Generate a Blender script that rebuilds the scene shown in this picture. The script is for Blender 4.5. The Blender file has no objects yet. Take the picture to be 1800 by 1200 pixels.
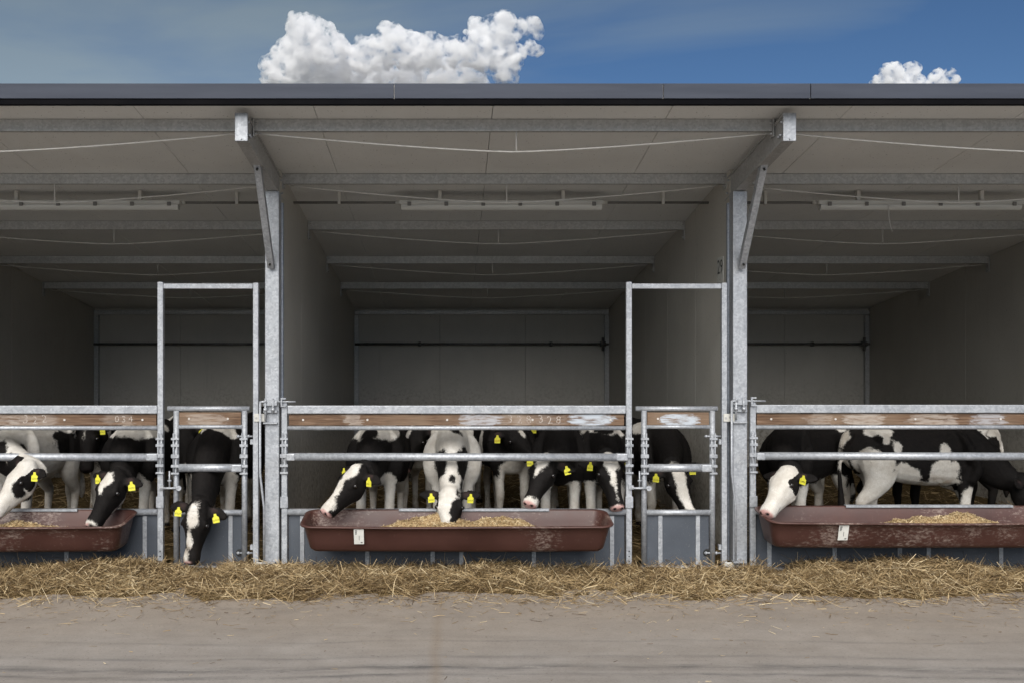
import bpy, bmesh, math, random
import numpy as np
from mathutils import Vector, Matrix, noise as mnoise

random.seed(7)
rng = np.random.default_rng(7)
SC = bpy.context.scene
COL = SC.collection
R = math.radians

# ------------------------------------------------------------------ camera, sky, sun, exposure
CAMZ = 1.73
F = 1750.0                      # focal length in pixels of the 1800 px wide photograph
cam_d = bpy.data.cameras.new("camera")
cam_d.lens = 35.0
cam_d.sensor_width = 36.0
cam_d.shift_x = (900 - 793) / 1800
cam_d.shift_y = (610 - 600) / 1800
cam_d.clip_start = 0.1
cam_d.clip_end = 20000
cam = bpy.data.objects.new("camera", cam_d)
COL.objects.link(cam)
cam.location = (0, 0, CAMZ)
cam.rotation_euler = (R(90), 0, 0)
SC.camera = cam

SUN_EL, SUN_AZ = 39.5, 185.0    # azimuth clockwise from +Y: the sun stands high behind the camera, a little to the left
w = bpy.data.worlds.new("World")
SC.world = w
w.use_nodes = True
wn, wl = w.node_tree.nodes, w.node_tree.links
wn.clear()
out = wn.new("ShaderNodeOutputWorld")
bg = wn.new("ShaderNodeBackground")
sky = wn.new("ShaderNodeTexSky")
sky.sky_type = 'NISHITA'
sky.sun_disc = False
sky.sun_elevation = R(SUN_EL)
sky.sun_rotation = R(SUN_AZ)
sky.altitude = 200
sky.air_density = 0.75
sky.dust_density = 0.35
sky.ozone_density = 4.0
tc = wn.new("ShaderNodeTexCoord")
mp = wn.new("ShaderNodeMapping")
mp.inputs['Scale'].default_value = (1.0, 1.0, 3.4)
mp.inputs['Rotation'].default_value = (R(8), R(-14), R(20))
mp.inputs['Location'].default_value = (0.0, 5.0, 1.0)
nz = wn.new("ShaderNodeTexNoise")
nz.inputs['Scale'].default_value = 1.7
nz.inputs['Detail'].default_value = 6
nz.inputs['Roughness'].default_value = 0.5
nz.inputs['Distortion'].default_value = 0.6
rp = wn.new("ShaderNodeValToRGB")
rp.color_ramp.elements[0].position = 0.36
rp.color_ramp.elements[1].position = 0.72
hs = wn.new("ShaderNodeHueSaturation")          # thin high cloud: same light, less blue
hs.inputs['Hue'].default_value = 0.47
hs.inputs['Saturation'].default_value = 0.55
hs.inputs['Value'].default_value = 0.93
mx = wn.new("ShaderNodeMixRGB")
wl.new(tc.outputs['Generated'], mp.inputs['Vector'])
wl.new(mp.outputs['Vector'], nz.inputs['Vector'])
# the veil of high cloud lies over the left of the sky and thins into streaks towards the right
sxyz = wn.new("ShaderNodeSeparateXYZ")
wl.new(tc.outputs['Generated'], sxyz.inputs[0])
ma = wn.new("ShaderNodeMath"); ma.operation = 'MULTIPLY_ADD'
wl.new(sxyz.outputs[0], ma.inputs[0]); ma.inputs[1].default_value = -0.42
wl.new(nz.outputs['Fac'], ma.inputs[2])
wl.new(ma.outputs[0], rp.inputs['Fac'])
wl.new(sky.outputs['Color'], hs.inputs['Color'])
wl.new(rp.outputs['Color'], mx.inputs['Fac'])
hs2 = wn.new("ShaderNodeHueSaturation")         # clear, deep blue air
hs2.inputs['Saturation'].default_value = 1.1
hs2.inputs['Value'].default_value = 0.86
wl.new(sky.outputs['Color'], hs2.inputs['Color'])
wl.new(hs2.outputs['Color'], mx.inputs['Color1'])
wl.new(hs.outputs['Color'], mx.inputs['Color2'])
wl.new(mx.outputs['Color'], bg.inputs['Color'])
bg.inputs['Strength'].default_value = 0.05
wl.new(bg.outputs['Background'], out.inputs['Surface'])

sun_d = bpy.data.lights.new("sun", 'SUN')
sun_d.energy = 3.3
sun_d.angle = R(60)
sun_d.color = (1.0, 0.965, 0.91)
sun = bpy.data.objects.new("sun", sun_d)
COL.objects.link(sun)
sd = Vector((math.sin(R(SUN_AZ)) * math.cos(R(SUN_EL)), math.cos(R(SUN_AZ)) * math.cos(R(SUN_EL)), math.sin(R(SUN_EL))))
sun.rotation_euler = sd.to_track_quat('Z', 'Y').to_euler()
sun.location = sd * 30

vs = SC.view_settings
vs.view_transform = 'Standard'
vs.look = 'None'
vs.exposure = 0.72
vs.gamma = 1.0
vs.use_curve_mapping = False
SC.render.engine = 'CYCLES'
SC.cycles.max_bounces = 16
SC.cycles.diffuse_bounces = 4
SC.cycles.glossy_bounces = 4
SC.cycles.volume_bounces = 16
SC.cycles.use_denoising = True
SC.cycles.use_adaptive_sampling = True
SC.cycles.adaptive_threshold = 0.02
SC.cycles.use_light_tree = False

# ------------------------------------------------------------------ helpers
G = 7.70                         # depth of the gate line
K = F / G


def P(px, py, y):
    """photograph pixel at depth y -> point in the place"""
    return Vector(((px - 793) * y / F, y, CAMZ - (py - 610) * y / F))


def gx(px):
    return (px - 793) / K


def gz(py):
    return CAMZ - (py - 610) / K


def tag(o, label=None, cat=None, group=None, kind=None):
    if label: o['label'] = label
    if cat: o['category'] = cat
    if group: o['group'] = group
    if kind: o['kind'] = kind
    return o


def empty(name, loc):
    o = bpy.data.objects.new(name, None)
    o.empty_display_size = 0.1
    o.location = loc
    COL.objects.link(o)
    return o


def wloc(o):
    v = Vector((0, 0, 0))
    while o is not None:
        v += o.location
        o = o.parent
    return v


_perm = np.random.default_rng(11).permutation(4096)


def vnoise(p):
    """smooth value noise of points (n,3), about -1..1"""
    p = np.asarray(p, float)
    i = np.floor(p).astype(np.int64)
    f = p - i
    f = f * f * f * (f * (f * 6 - 15) + 10)
    r = 0.0
    for dx in (0, 1):
        wx = f[:, 0] if dx else 1 - f[:, 0]
        for dy in (0, 1):
            wy = f[:, 1] if dy else 1 - f[:, 1]
            for dz in (0, 1):
                wz = f[:, 2] if dz else 1 - f[:, 2]
                h = _perm[(i[:, 0] + dx) & 4095]
                h = _perm[(h + i[:, 1] + dy) & 4095]
                h = _perm[(h + i[:, 2] + dz) & 4095]
                r = r + wx * wy * wz * (h / 2047.5 - 1)
    return r


class MB:
    """collects shapes, then becomes one mesh object"""
    def __init__(s):
        s.v, s.f, s.sm = [], [], []

    def add(s, vs, fs, smooth=False):
        o = len(s.v)
        s.v += [tuple(v) for v in vs]
        s.f += [tuple(i + o for i in f) for f in fs]
        s.sm += [smooth] * len(fs)
        return s

    def box(s, x0, x1, y0, y1, z0, z1):
        x0, x1 = min(x0, x1), max(x0, x1)
        z0, z1 = min(z0, z1), max(z0, z1)
        vs = [(x, y, z) for z in (z0, z1) for y in (y0, y1) for x in (x0, x1)]
        return s.add(vs, [(0, 2, 3, 1), (4, 5, 7, 6), (0, 1, 5, 4), (2, 6, 7, 3), (0, 4, 6, 2), (1, 3, 7, 5)])

    def obox(s, a, b, w, h, up=(0, 0, 1)):
        """bar of section w x h from a to b"""
        a, b = Vector(a), Vector(b)
        d = (b - a).normalized()
        sd_ = d.cross(Vector(up)).normalized()
        u = sd_.cross(d)
        vs = []
        for p in (a, b):
            for (i, j) in ((-1, -1), (1, -1), (1, 1), (-1, 1)):
                vs.append(p + sd_ * (i * w / 2) + u * (j * h / 2))
        return s.add(vs, [(3, 2, 1, 0), (4, 5, 6, 7), (0, 1, 5, 4), (1, 2, 6, 5), (2, 3, 7, 6), (3, 0, 4, 7)])

    def tube(s, pts, r, n=12, caps=True):
        pts = [Vector(p) for p in pts]
        rs = r if isinstance(r, (list, tuple)) else [r] * len(pts)
        vs = []
        ref = None
        for i, p in enumerate(pts):
            if i == 0: d = pts[1] - p
            elif i == len(pts) - 1: d = p - pts[i - 1]
            else: d = (pts[i + 1] - pts[i - 1])
            d.normalize()
            if ref is None:
                ref = Vector((0, 0, 1)) if abs(d.z) < 0.8 else Vector((1, 0, 0))
            a = d.cross(ref).normalized()
            b = a.cross(d).normalized()
            ref = b
            for k in range(n):
                t = 2 * math.pi * k / n
                vs.append(p + (a * math.cos(t) + b * math.sin(t)) * rs[i])
        fs = []
        for i in range(len(pts) - 1):
            for k in range(n):
                k2 = (k + 1) % n
                fs.append((i * n + k, i * n + k2, (i + 1) * n + k2, (i + 1) * n + k))
        s.add(vs, fs, True)
        if caps:
            o = len(s.v) - len(vs)
            s.f.append(tuple(o + k for k in reversed(range(n)))); s.sm.append(False)
            e = o + (len(pts) - 1) * n
            s.f.append(tuple(e + k for k in range(n))); s.sm.append(False)
        return s

    def prism(s, prof, x0, x1):
        n = len(prof)
        vs = [(x, y, z) for x in (x0, x1) for y, z in prof]
        fs = [tuple(range(n)), tuple(reversed(range(n, 2 * n)))] + [(i + n, (i + 1) % n + n, (i + 1) % n, i)[::1] for i in range(n)]
        return s.add(vs, fs)

    def build(s, name, mat, parent=None, bevel=0.0, seg=2):
        me = bpy.data.meshes.new(name)
        off = wloc(parent) if parent is not None else Vector((0, 0, 0))
        me.from_pydata([(x - off.x, y - off.y, z - off.z) for x, y, z in s.v], [], s.f)
        me.polygons.foreach_set('use_smooth', s.sm)
        me.update()
        me.materials.append(mat)
        o = bpy.data.objects.new(name, me)
        COL.objects.link(o)
        o.parent = parent
        if bevel:
            m = o.modifiers.new('bevel', 'BEVEL')
            m.width = bevel
            m.segments = seg
            m.limit_method = 'ANGLE'
            m.harden_normals = False
        return o


def raw_mesh(name, verts, faces_flat, loop_tot, mat, parent=None, smooth=True):
    """fast mesh from numpy: verts (n,3), flat loop indices, verts per face (int)"""
    me = bpy.data.meshes.new(name)
    nf = len(faces_flat) // loop_tot
    me.vertices.add(len(verts))
    me.vertices.foreach_set('co', np.asarray(verts, np.float32).ravel())
    me.loops.add(nf * loop_tot)
    me.loops.foreach_set('vertex_index', np.asarray(faces_flat, np.int32))
    me.polygons.add(nf)
    me.polygons.foreach_set('loop_start', np.arange(0, nf * loop_tot, loop_tot, dtype=np.int32))
    me.polygons.foreach_set('use_smooth', np.full(nf, smooth))
    me.update(calc_edges=True)
    me.validate()
    me.materials.append(mat)
    o = bpy.data.objects.new(name, me)
    COL.objects.link(o)
    o.parent = parent
    return o


# ------------------------------------------------------------------ materials
class NT:
    def __init__(s, name):
        s.m = bpy.data.materials.new(name)
        s.m.use_nodes = True
        s.n, s.l = s.m.node_tree.nodes, s.m.node_tree.links
        s.b = s.n['Principled BSDF']
        s.out = s.n['Material Output']
        g = s.n.new('ShaderNodeNewGeometry')
        s.pos = g.outputs['Position']

    def vec(s, scale, loc=(0, 0, 0), src=None):
        m = s.n.new('ShaderNodeMapping')
        m.inputs['Scale'].default_value = scale
        m.inputs['Location'].default_value = loc
        s.l.new(src or s.pos, m.inputs['Vector'])
        return m.outputs['Vector']

    def noise(s, scale, detail=4, rough=0.55, vec=None, dist=0.0):
        t = s.n.new('ShaderNodeTexNoise')
        t.inputs['Scale'].default_value = scale
        t.inputs['Detail'].default_value = detail
        t.inputs['Roughness'].default_value = rough
        t.inputs['Distortion'].default_value = dist
        s.l.new(vec or s.pos, t.inputs['Vector'])
        return t.outputs['Fac']

    def voro(s, scale, vec=None):
        t = s.n.new('ShaderNodeTexVoronoi')
        t.inputs['Scale'].default_value = scale
        s.l.new(vec or s.pos, t.inputs['Vector'])
        sp = s.n.new('ShaderNodeSeparateColor')
        s.l.new(t.outputs['Color'], sp.inputs['Color'])
        return sp.outputs[0], t.outputs['Distance']

    def ramp(s, fac, stops):
        r = s.n.new('ShaderNodeValToRGB')
        e = r.color_ramp.elements
        while len(e) < len(stops): e.new(0.5)
        for i, (p, c) in enumerate(stops):
            e[i].position = p
            e[i].color = (c, c, c, 1) if isinstance(c, (int, float)) else (*c, 1)
        s.l.new(fac, r.inputs['Fac'])
        return r.outputs['Color']

    def mix(s, fac, a, b, mode='MIX'):
        m = s.n.new('ShaderNodeMixRGB')
        m.blend_type = mode
        for i, v in (('Fac', fac), ('Color1', a), ('Color2', b)):
            if isinstance(v, (int, float)): m.inputs[i].default_value = v if i == 'Fac' else (v, v, v, 1)
            elif isinstance(v, (tuple, list)): m.inputs[i].default_value = (*v[:3], 1)
            else: s.l.new(v, m.inputs[i])
        return m.outputs['Color']

    def math(s, op, a, b=0.0, clamp=False):
        m = s.n.new('ShaderNodeMath')
        m.operation = op
        m.use_clamp = clamp
        for i, v in ((0, a), (1, b)):
            if isinstance(v, (int, float)): m.inputs[i].default_value = v
            else: s.l.new(v, m.inputs[i])
        return m.outputs[0]

    def xyz(s):
        m = s.n.new('ShaderNodeSeparateXYZ')
        s.l.new(s.pos, m.inputs[0])
        return m.outputs

    def attr(s, name):
        a = s.n.new('ShaderNodeAttribute')
        a.attribute_name = name
        return a.outputs['Fac']

    def set(s, col=None, rough=None, metal=None, spec=None):
        for k, v in (('Base Color', col), ('Roughness', rough), ('Metallic', metal), ('Specular IOR Level', spec)):
            if v is None: continue
            if isinstance(v, (int, float)): s.b.inputs[k].default_value = v
            elif isinstance(v, (tuple, list)): s.b.inputs[k].default_value = (*v[:3], 1)
            else: s.l.new(v, s.b.inputs[k])
        return s

    def bump(s, h, strength=0.3, dist=0.01):
        b = s.n.new('ShaderNodeBump')
        b.inputs['Strength'].default_value = strength
        b.inputs['Distance'].default_value = dist
        s.l.new(h, b.inputs['Height'])
        s.l.new(b.outputs['Normal'], s.b.inputs['Normal'])
        return s


M = {}


def mk_galv(name, lo, hi, metal=0.45):
    t = NT(name)
    c, d = t.voro(70)
    n = t.noise(9, 5, 0.6)
    n2 = t.noise(140, 2, 0.5)
    f = t.math('ADD', t.math('MULTIPLY', c, 0.5), t.math('MULTIPLY', n, 0.5))
    col = t.ramp(f, [(0.25, lo), (0.75, hi)])
    col = t.mix(t.ramp(n2, [(0.62, 0.0), (0.75, 0.4)]), col, (0.27, 0.27, 0.27))
    dirt = t.ramp(t.noise(3.1, 6, 0.7), [(0.55, 0.0), (0.8, 0.25)])
    col = t.mix(dirt, col, (0.26, 0.23, 0.19))
    run = t.ramp(t.noise(7, 5, 0.65, t.vec((2.5, 2.5, 0.35))), [(0.48, 0.0), (0.75, 0.4)])
    col = t.mix(run, col, tuple(v * 0.72 for v in lo))
    t.set(col, t.ramp(n, [(0.3, 0.32), (0.7, 0.62)]), metal)
    t.bump(n2, 0.12, 0.002)
    return t.m


M['galv'] = mk_galv('galvanised_steel', (0.31, 0.325, 0.35), (0.46, 0.475, 0.50), 0.4)
M['galv_dull'] = mk_galv('dull_galvanised_steel', (0.36, 0.36, 0.355), (0.48, 0.48, 0.475), 0.25)
M['cap'] = mk_galv('weathered_galvanised_channel', (0.22, 0.245, 0.29), (0.33, 0.36, 0.41), 0.4)

t = NT('coated_panel')
n = t.noise(1.3, 5, 0.6)
sp = t.ramp(t.noise(75, 1, 0.4), [(0.735, 0.0), (0.76, 0.8)])
col = t.ramp(n, [(0.3, (0.44, 0.418, 0.375)), (0.7, (0.52, 0.498, 0.45))])
sm = t.ramp(t.noise(2.0, 6, 0.65, t.vec((1, 3, 0.35))), [(0.55, 0.0), (0.85, 0.3)])
col = t.mix(sm, col, (0.36, 0.32, 0.26))
col = t.mix(sp, col, (0.05, 0.045, 0.04))
pz = t.xyz()[2]
low = t.math('SUBTRACT', 1.0, t.math('DIVIDE', t.math('ADD', pz, t.math('MULTIPLY', t.noise(3.5, 5, 0.7), -0.9)), 0.85), True)
spl = t.ramp(t.noise(24, 5, 0.75), [(0.45, 0.0), (0.62, 1.0)])
col = t.mix(t.math('MULTIPLY', low, t.math('MULTIPLY', spl, 0.75)), col, (0.13, 0.10, 0.07))
runs = t.ramp(t.noise(9, 5, 0.7, t.vec((3.0, 3.0, 0.12))), [(0.58, 0.0), (0.8, 0.35)])
col = t.mix(runs, col, (0.27, 0.24, 0.20))
t.set(col, t.ramp(n, [(0.3, 0.4), (0.7, 0.62)]), 0.0, 0.35)
M['panel'] = t.m

t = NT('white_roof_liner')
n = t.noise(1.1, 5, 0.6)
col = t.ramp(n, [(0.3, (0.66, 0.665, 0.65)), (0.7, (0.74, 0.745, 0.73))])
col = t.mix(t.ramp(t.noise(2.0, 6, 0.65, t.vec((3, 0.5, 1))), [(0.55, 0.0), (0.85, 0.25)]), col, (0.50, 0.47, 0.42))
col = t.mix(t.ramp(t.noise(75, 1, 0.4), [(0.735, 0.0), (0.76, 0.8)]), col, (0.06, 0.05, 0.045))
t.set(col, 0.5, 0.0, 0.35)
M['liner'] = t.m

t = NT('fascia_sheet')
col = t.ramp(t.noise(2.2, 5, 0.6, t.vec((0.5, 1, 6))), [(0.3, (0.038, 0.044, 0.060)), (0.7, (0.054, 0.061, 0.081))])
t.set(col, 0.6, 0.0, 0.2)
M['fascia'] = t.m
t = NT('black_drip_edge')
t.set(t.ramp(t.noise(4, 4), [(0.3, (0.003, 0.003, 0.004)), (0.7, (0.006, 0.0055, 0.0065))]), 0.8, 0, 0.05)
M['drip'] = t.m

t = NT('slate_grey_board')
n = t.noise(2.3, 6, 0.62)
lines = t.noise(30, 2, 0.5, t.vec((0.12, 1, 4)))
col = t.ramp(n, [(0.3, (0.052, 0.060, 0.074)), (0.72, (0.078, 0.088, 0.105))])
col = t.mix(t.ramp(lines, [(0.55, 0.0), (0.7, 0.4)]), col, (0.06, 0.07, 0.09))
sc = t.ramp(t.noise(70, 2, 0.5, t.vec((3, 1, 1))), [(0.68, 0.0), (0.74, 0.6)])
col = t.mix(sc, col, (0.25, 0.24, 0.22))
t.set(col, 0.5, 0, 0.4)
M['board'] = t.m

t = NT('brown_plastic')
n = t.noise(2.6, 5, 0.6)
col = t.ramp(n, [(0.3, (0.050, 0.021, 0.017)), (0.7, (0.080, 0.034, 0.027))])
scf = t.math('MULTIPLY', t.noise(2.4, 3, 0.5, t.vec((1, 1, 1), (3, 0, 1))), t.noise(60, 4, 0.75, t.vec((0.5, 1, 1))))
col = t.mix(t.ramp(scf, [(0.29, 0.0), (0.42, 0.6)]), col, (0.36, 0.29, 0.25))
drip = t.ramp(t.noise(38, 3, 0.6, t.vec((1, 1, 0.12))), [(0.66, 0.0), (0.8, 0.25)])
col = t.mix(drip, col, (0.28, 0.2, 0.16))
t.set(col, t.ramp(n, [(0.3, 0.36), (0.7, 0.52)]), 0, 0.4)
t.bump(t.noise(11, 3, 0.5), 0.1, 0.01)
M['trough'] = t.m


def mk_wood(name, smears):
    t = NT(name)
    g1 = t.noise(9, 6, 0.65, t.vec((0.35, 1, 9)), 0.8)
    g2 = t.noise(60, 3, 0.6, t.vec((0.15, 1, 3)))
    big = t.noise(2.7, 3, 0.5)
    col = t.ramp(g1, [(0.30, (0.07, 0.040, 0.024)), (0.5, (0.145, 0.086, 0.052)), (0.74, (0.28, 0.19, 0.13))])
    col = t.mix(t.ramp(g2, [(0.45, 0.0), (0.7, 0.65)]), col, (0.06, 0.035, 0.024))
    col = t.mix(t.ramp(big, [(0.45, 0.0), (0.68, 0.55)]), col, (0.25, 0.18, 0.125))
    x, y, z = t.xyz()
    for (cx, hw, cz, hz, amt, c) in smears:
        xw_ = t.math('ADD', x, t.math('MULTIPLY', t.math('SUBTRACT', t.noise(14, 4, 0.7, t.vec((0.6, 1, 2.5))), 0.5), 0.32))
        dx = t.math('DIVIDE', t.math('ABSOLUTE', t.math('SUBTRACT', xw_, cx)), hw)
        dz = t.math('DIVIDE', t.math('ABSOLUTE', t.math('SUBTRACT', z, cz)), hz)
        d = t.math('ADD', t.math('POWER', dx, 3.0), t.math('POWER', dz, 4.0))
        m = t.math('SUBTRACT', 1.0, d, True)
        st = t.ramp(t.noise(26, 5, 0.7, t.vec((0.3, 1, 2.2))), [(0.36, 0.0), (0.54, 1.0)])
        fac = t.math('MULTIPLY', t.math('MULTIPLY', t.math('MULTIPLY', m, 1.8, True), st), amt)
        col = t.mix(fac, col, c)
    t.set(col, 0.75, 0, 0.25)
    t.bump(g2, 0.3, 0.004)
    return t.m


t = NT('chalk')
t.set(t.ramp(t.noise(150, 3, 0.7), [(0.38, (0.16, 0.10, 0.07)), (0.58, (0.50, 0.45, 0.40))]), 0.95)
M['chalk'] = t.m
t = NT('pale_screw_head')
t.set(t.ramp(t.noise(60), [(0.3, (0.5, 0.46, 0.42)), (0.7, (0.62, 0.58, 0.54))]), 0.5)
M['screw'] = t.m

t = NT('black_rubber')
t.set(t.ramp(t.noise(40), [(0.3, (0.008, 0.008, 0.008)), (0.7, (0.018, 0.018, 0.018))]), 0.5)
M['black'] = t.m
t = NT('yellow_ear_tag_plastic')
t.set(t.ramp(t.noise(60, 3), [(0.3, (0.60, 0.56, 0.035)), (0.7, (0.74, 0.70, 0.07))]), 0.45)
M['tag'] = t.m
t = NT('tag_ink')
t.set(t.ramp(t.noise(60, 3), [(0.3, (0.03, 0.02, 0.0)), (0.7, (0.05, 0.04, 0.0))]), 0.6)
M['ink'] = t.m
t = NT('orange_tag_ink')
t.set(t.ramp(t.noise(60, 3), [(0.3, (0.42, 0.09, 0.02)), (0.7, (0.5, 0.13, 0.03))]), 0.6)
M['ink_orange'] = t.m
t = NT('paper_label')
t.set(t.ramp(t.noise(20, 4), [(0.3, (0.58, 0.57, 0.53)), (0.7, (0.68, 0.67, 0.63))]), 0.6)
M['paper'] = t.m
t = NT('printed_grey_ink')
t.set(t.ramp(t.noise(20, 4), [(0.3, (0.13, 0.13, 0.13)), (0.7, (0.2, 0.2, 0.2))]), 0.6)
M['print'] = t.m
t = NT('lamp_plastic')
t.set(t.ramp(t.noise(3, 4), [(0.3, (0.50, 0.49, 0.45)), (0.7, (0.60, 0.59, 0.55))]), 0.35)
M['lamp'] = t.m
t = NT('lamp_diffuser')
t.set(t.ramp(t.noise(30, 3, 0.5, t.vec((0.1, 1, 1))), [(0.3, (0.55, 0.55, 0.52)), (0.7, (0.66, 0.66, 0.62))]), 0.2)
M['diffuser'] = t.m
t = NT('white_wire')
t.set(t.ramp(t.noise(20, 3), [(0.3, (0.50, 0.49, 0.46)), (0.7, (0.62, 0.61, 0.58))]), 0.5)
M['wire'] = t.m
t = NT('grey_conduit')
t.set(t.ramp(t.noise(12, 3), [(0.3, (0.15, 0.145, 0.135)), (0.7, (0.21, 0.2, 0.185))]), 0.5)
M['conduit'] = t.m
t = NT('dark_pipe')
t.set(t.ramp(t.noise(12, 3), [(0.3, (0.09, 0.085, 0.08)), (0.7, (0.16, 0.155, 0.15))]), 0.4, 0.3)
M['pipe'] = t.m

t = NT('concrete_yard')
x, y, z = t.xyz()
n1 = t.noise(0.8, 6, 0.6)
n2 = t.noise(5.0, 8, 0.7)
n3 = t.noise(90, 3, 0.7)
col = t.ramp(n2, [(0.3, (0.255, 0.235, 0.218)), (0.7, (0.315, 0.292, 0.272))])
# tan dust lies thicker towards the straw
dy = t.math('ADD', y, t.math('MULTIPLY', t.math('SUBTRACT', n1, 0.5), 1.6))
dust = t.ramp(t.math('DIVIDE', t.math('SUBTRACT', dy, 5.0), 2.0, True), [(0.15, 0.12), (0.75, 0.8)])
col = t.mix(dust, col, t.ramp(n2, [(0.3, (0.24, 0.196, 0.154)), (0.7, (0.30, 0.25, 0.20))]))
stv = t.vec((0.16, 2.6, 1))
streak = t.noise(3.2, 6, 0.62, stv, 0.4)
col = t.mix(t.ramp(streak, [(0.54, 0.0), (0.76, 0.32)]), col, (0.14, 0.125, 0.115))
streak2 = t.noise(5.2, 5, 0.6, t.vec((0.12, 2.2, 1), (4, 3, 0)), 0.3)
col = t.mix(t.ramp(streak2, [(0.55, 0.0), (0.75, 0.35)]), col, (0.30, 0.275, 0.245))
# tyre tracks that run along the barn
wob = t.math('MULTIPLY', t.math('SUBTRACT', t.noise(0.55, 3, 0.5, t.vec((1, 0.1, 1))), 0.5), 0.35)
yy = t.math('ADD', y, wob)
for (yc, wd, am) in ((5.36, 0.075, 1.0), (5.24, 0.04, 0.85), (5.55, 0.04, 0.55), (5.85, 0.03, 0.35), (3.7, 0.1, 0.8)):
    d = t.math('DIVIDE', t.math('ABSOLUTE', t.math('SUBTRACT', yy, yc)), wd)
    m = t.math('SUBTRACT', 1.0, d, True)
    fac = t.math('MULTIPLY', t.math('MULTIPLY', m, t.ramp(t.noise(7, 6, 0.75, t.vec((0.35, 2, 1))), [(0.38, 0.0), (0.62, 1.0)])), am)
    col = t.mix(fac, col, (0.09, 0.086, 0.085))
# dirt in the joint of the slab
jx = t.math('ADD', x, t.math('MULTIPLY', t.math('SUBTRACT', t.noise(2.2, 4), 0.5), 0.10))
d = t.math('DIVIDE', t.math('ABSOLUTE', t.math('SUBTRACT', jx, -0.085)), 0.05)
col = t.mix(t.math('MULTIPLY', t.math('SUBTRACT', 1.0, d, True), 0.45), col, (0.22, 0.165, 0.115))
col = t.mix(t.ramp(n3, [(0.6, 0.0), (0.75, 0.5)]), col, (0.27, 0.23, 0.17))
col = t.mix(t.ramp(t.noise(60, 2, 0.5, t.vec((1, 1, 1), (9, 2, 0))), [(0.66, 0.0), (0.72, 0.55)]), col, (0.07, 0.06, 0.05))
mot = t.noise(1.9, 7, 0.68, t.vec((0.6, 1.5, 1), (2, 7, 0)), 0.5)
col = t.mix(t.ramp(mot, [(0.42, 0.0), (0.68, 0.45)]), col, (0.19, 0.165, 0.142))
grit = t.ramp(t.noise(75, 4, 0.8, t.vec((0.7, 1.3, 1))), [(0.32, 0.6), (0.46, 0.0)])
col = t.mix(grit, col, (0.14, 0.12, 0.10))
grl = t.ramp(t.noise(48, 4, 0.8, t.vec((0.7, 1.3, 1), (5, 1, 0))), [(0.56, 0.0), (0.72, 0.6)])
col = t.mix(grl, col, (0.36, 0.32, 0.27))
t.set(col, 0.85, 0, 0.25)
t.bump(t.math('ADD', t.math('MULTIPLY', n2, 1.0), t.math('MULTIPLY', n3, 0.3)), 0.22, 0.008)
M['concrete'] = t.m

t = NT('straw_litter')
n = t.noise(16, 6, 0.75, None, 0.5)
col = t.ramp(n, [(0.3, (0.05, 0.032, 0.014)), (0.55, (0.13, 0.09, 0.04)), (0.75, (0.24, 0.175, 0.085))])
t.set(col, 0.9, 0, 0.1)
t.bump(n, 0.8, 0.03)
M['litter'] = t.m

t = NT('straw')
a = t.attr('tone')
col = t.ramp(a, [(0.0, (0.065, 0.038, 0.017)), (0.3, (0.18, 0.118, 0.052)), (0.62, (0.40, 0.29, 0.15)), (1.0, (0.64, 0.52, 0.33))])
t.set(col, 0.6, 0, 0.3)
M['straw'] = t.m

t = NT('feed_grain')
c, d = t.voro(220)
col = t.ramp(c, [(0.0, (0.16, 0.09, 0.035)), (0.5, (0.34, 0.22, 0.10)), (1.0, (0.52, 0.40, 0.22))])
t.set(col, 0.75)
t.bump(d, 0.8, 0.005)
M['feed'] = t.m

t = NT('calf_coat')
f = t.attr('coat')
oc = t.n.new('ShaderNodeTexCoord').outputs['Object']
nf = t.noise(42, 4, 0.65, oc)
nh = t.noise(240, 2, 0.5, t.vec((1, 1, 0.3), (0, 0, 0), oc))
ff = t.math('ADD', f, t.math('ADD', t.math('MULTIPLY', t.math('SUBTRACT', nf, 0.5), 0.05), t.math('MULTIPLY', t.math('SUBTRACT', nh, 0.5), 0.035)))
wmask = t.math('MULTIPLY', t.math('ADD', t.math('MULTIPLY', ff, 55.0), 0.5), 1.0, True)
white = t.ramp(t.noise(7, 5, 0.65, oc), [(0.3, (0.50, 0.465, 0.41)), (0.65, (0.68, 0.655, 0.61))])
white = t.mix(t.ramp(nh, [(0.35, 0.35), (0.6, 0.0)]), white, (0.38, 0.34, 0.29))
black = t.ramp(nf, [(0.3, (0.004, 0.0036, 0.0036)), (0.7, (0.009, 0.0075, 0.007))])
black = t.mix(t.ramp(nh, [(0.5, 0.0), (0.75, 0.4)]), black, (0.018, 0.014, 0.012))
col = t.mix(wmask, black, white)
st = t.math('MULTIPLY', t.attr('stain'), t.ramp(t.noise(11, 5, 0.7, oc), [(0.4, 0.0), (0.62, 1.0)]))
col = t.mix(t.math('MULTIPLY', st, t.math('ADD', t.math('MULTIPLY', wmask, 0.85), 0.15)), col, t.mix(wmask, (0.05, 0.033, 0.02), (0.20, 0.135, 0.075)))
col = t.mix(t.attr('pink'), col, t.ramp(nf, [(0.3, (0.42, 0.22, 0.20)), (0.7, (0.58, 0.38, 0.35))]))
col = t.mix(t.attr('dark'), col, (0.012, 0.009, 0.009))
t.set(col, 0.75, 0, 0.14)
t.bump(t.math('ADD', t.math('MULTIPLY', t.noise(16, 3, 0.55, oc), 3.0), nh), 0.4, 0.006)
M['coat'] = t.m
t = NT('calf_eye')
t.set(t.ramp(t.noise(50), [(0.3, (0.006, 0.005, 0.006)), (0.7, (0.014, 0.011, 0.010))]), 0.12, 0, 0.6)
M['eye'] = t.m

# ------------------------------------------------------------------ ground
PITCH = 3.617
COLX = [-1.384 - PITCH, -1.384, -1.384 + PITCH, -1.384 + 2 * PITCH]
BACK = 13.88
XL, XR = COLX[0] - 0.35, COLX[3] + 0.35

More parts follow.
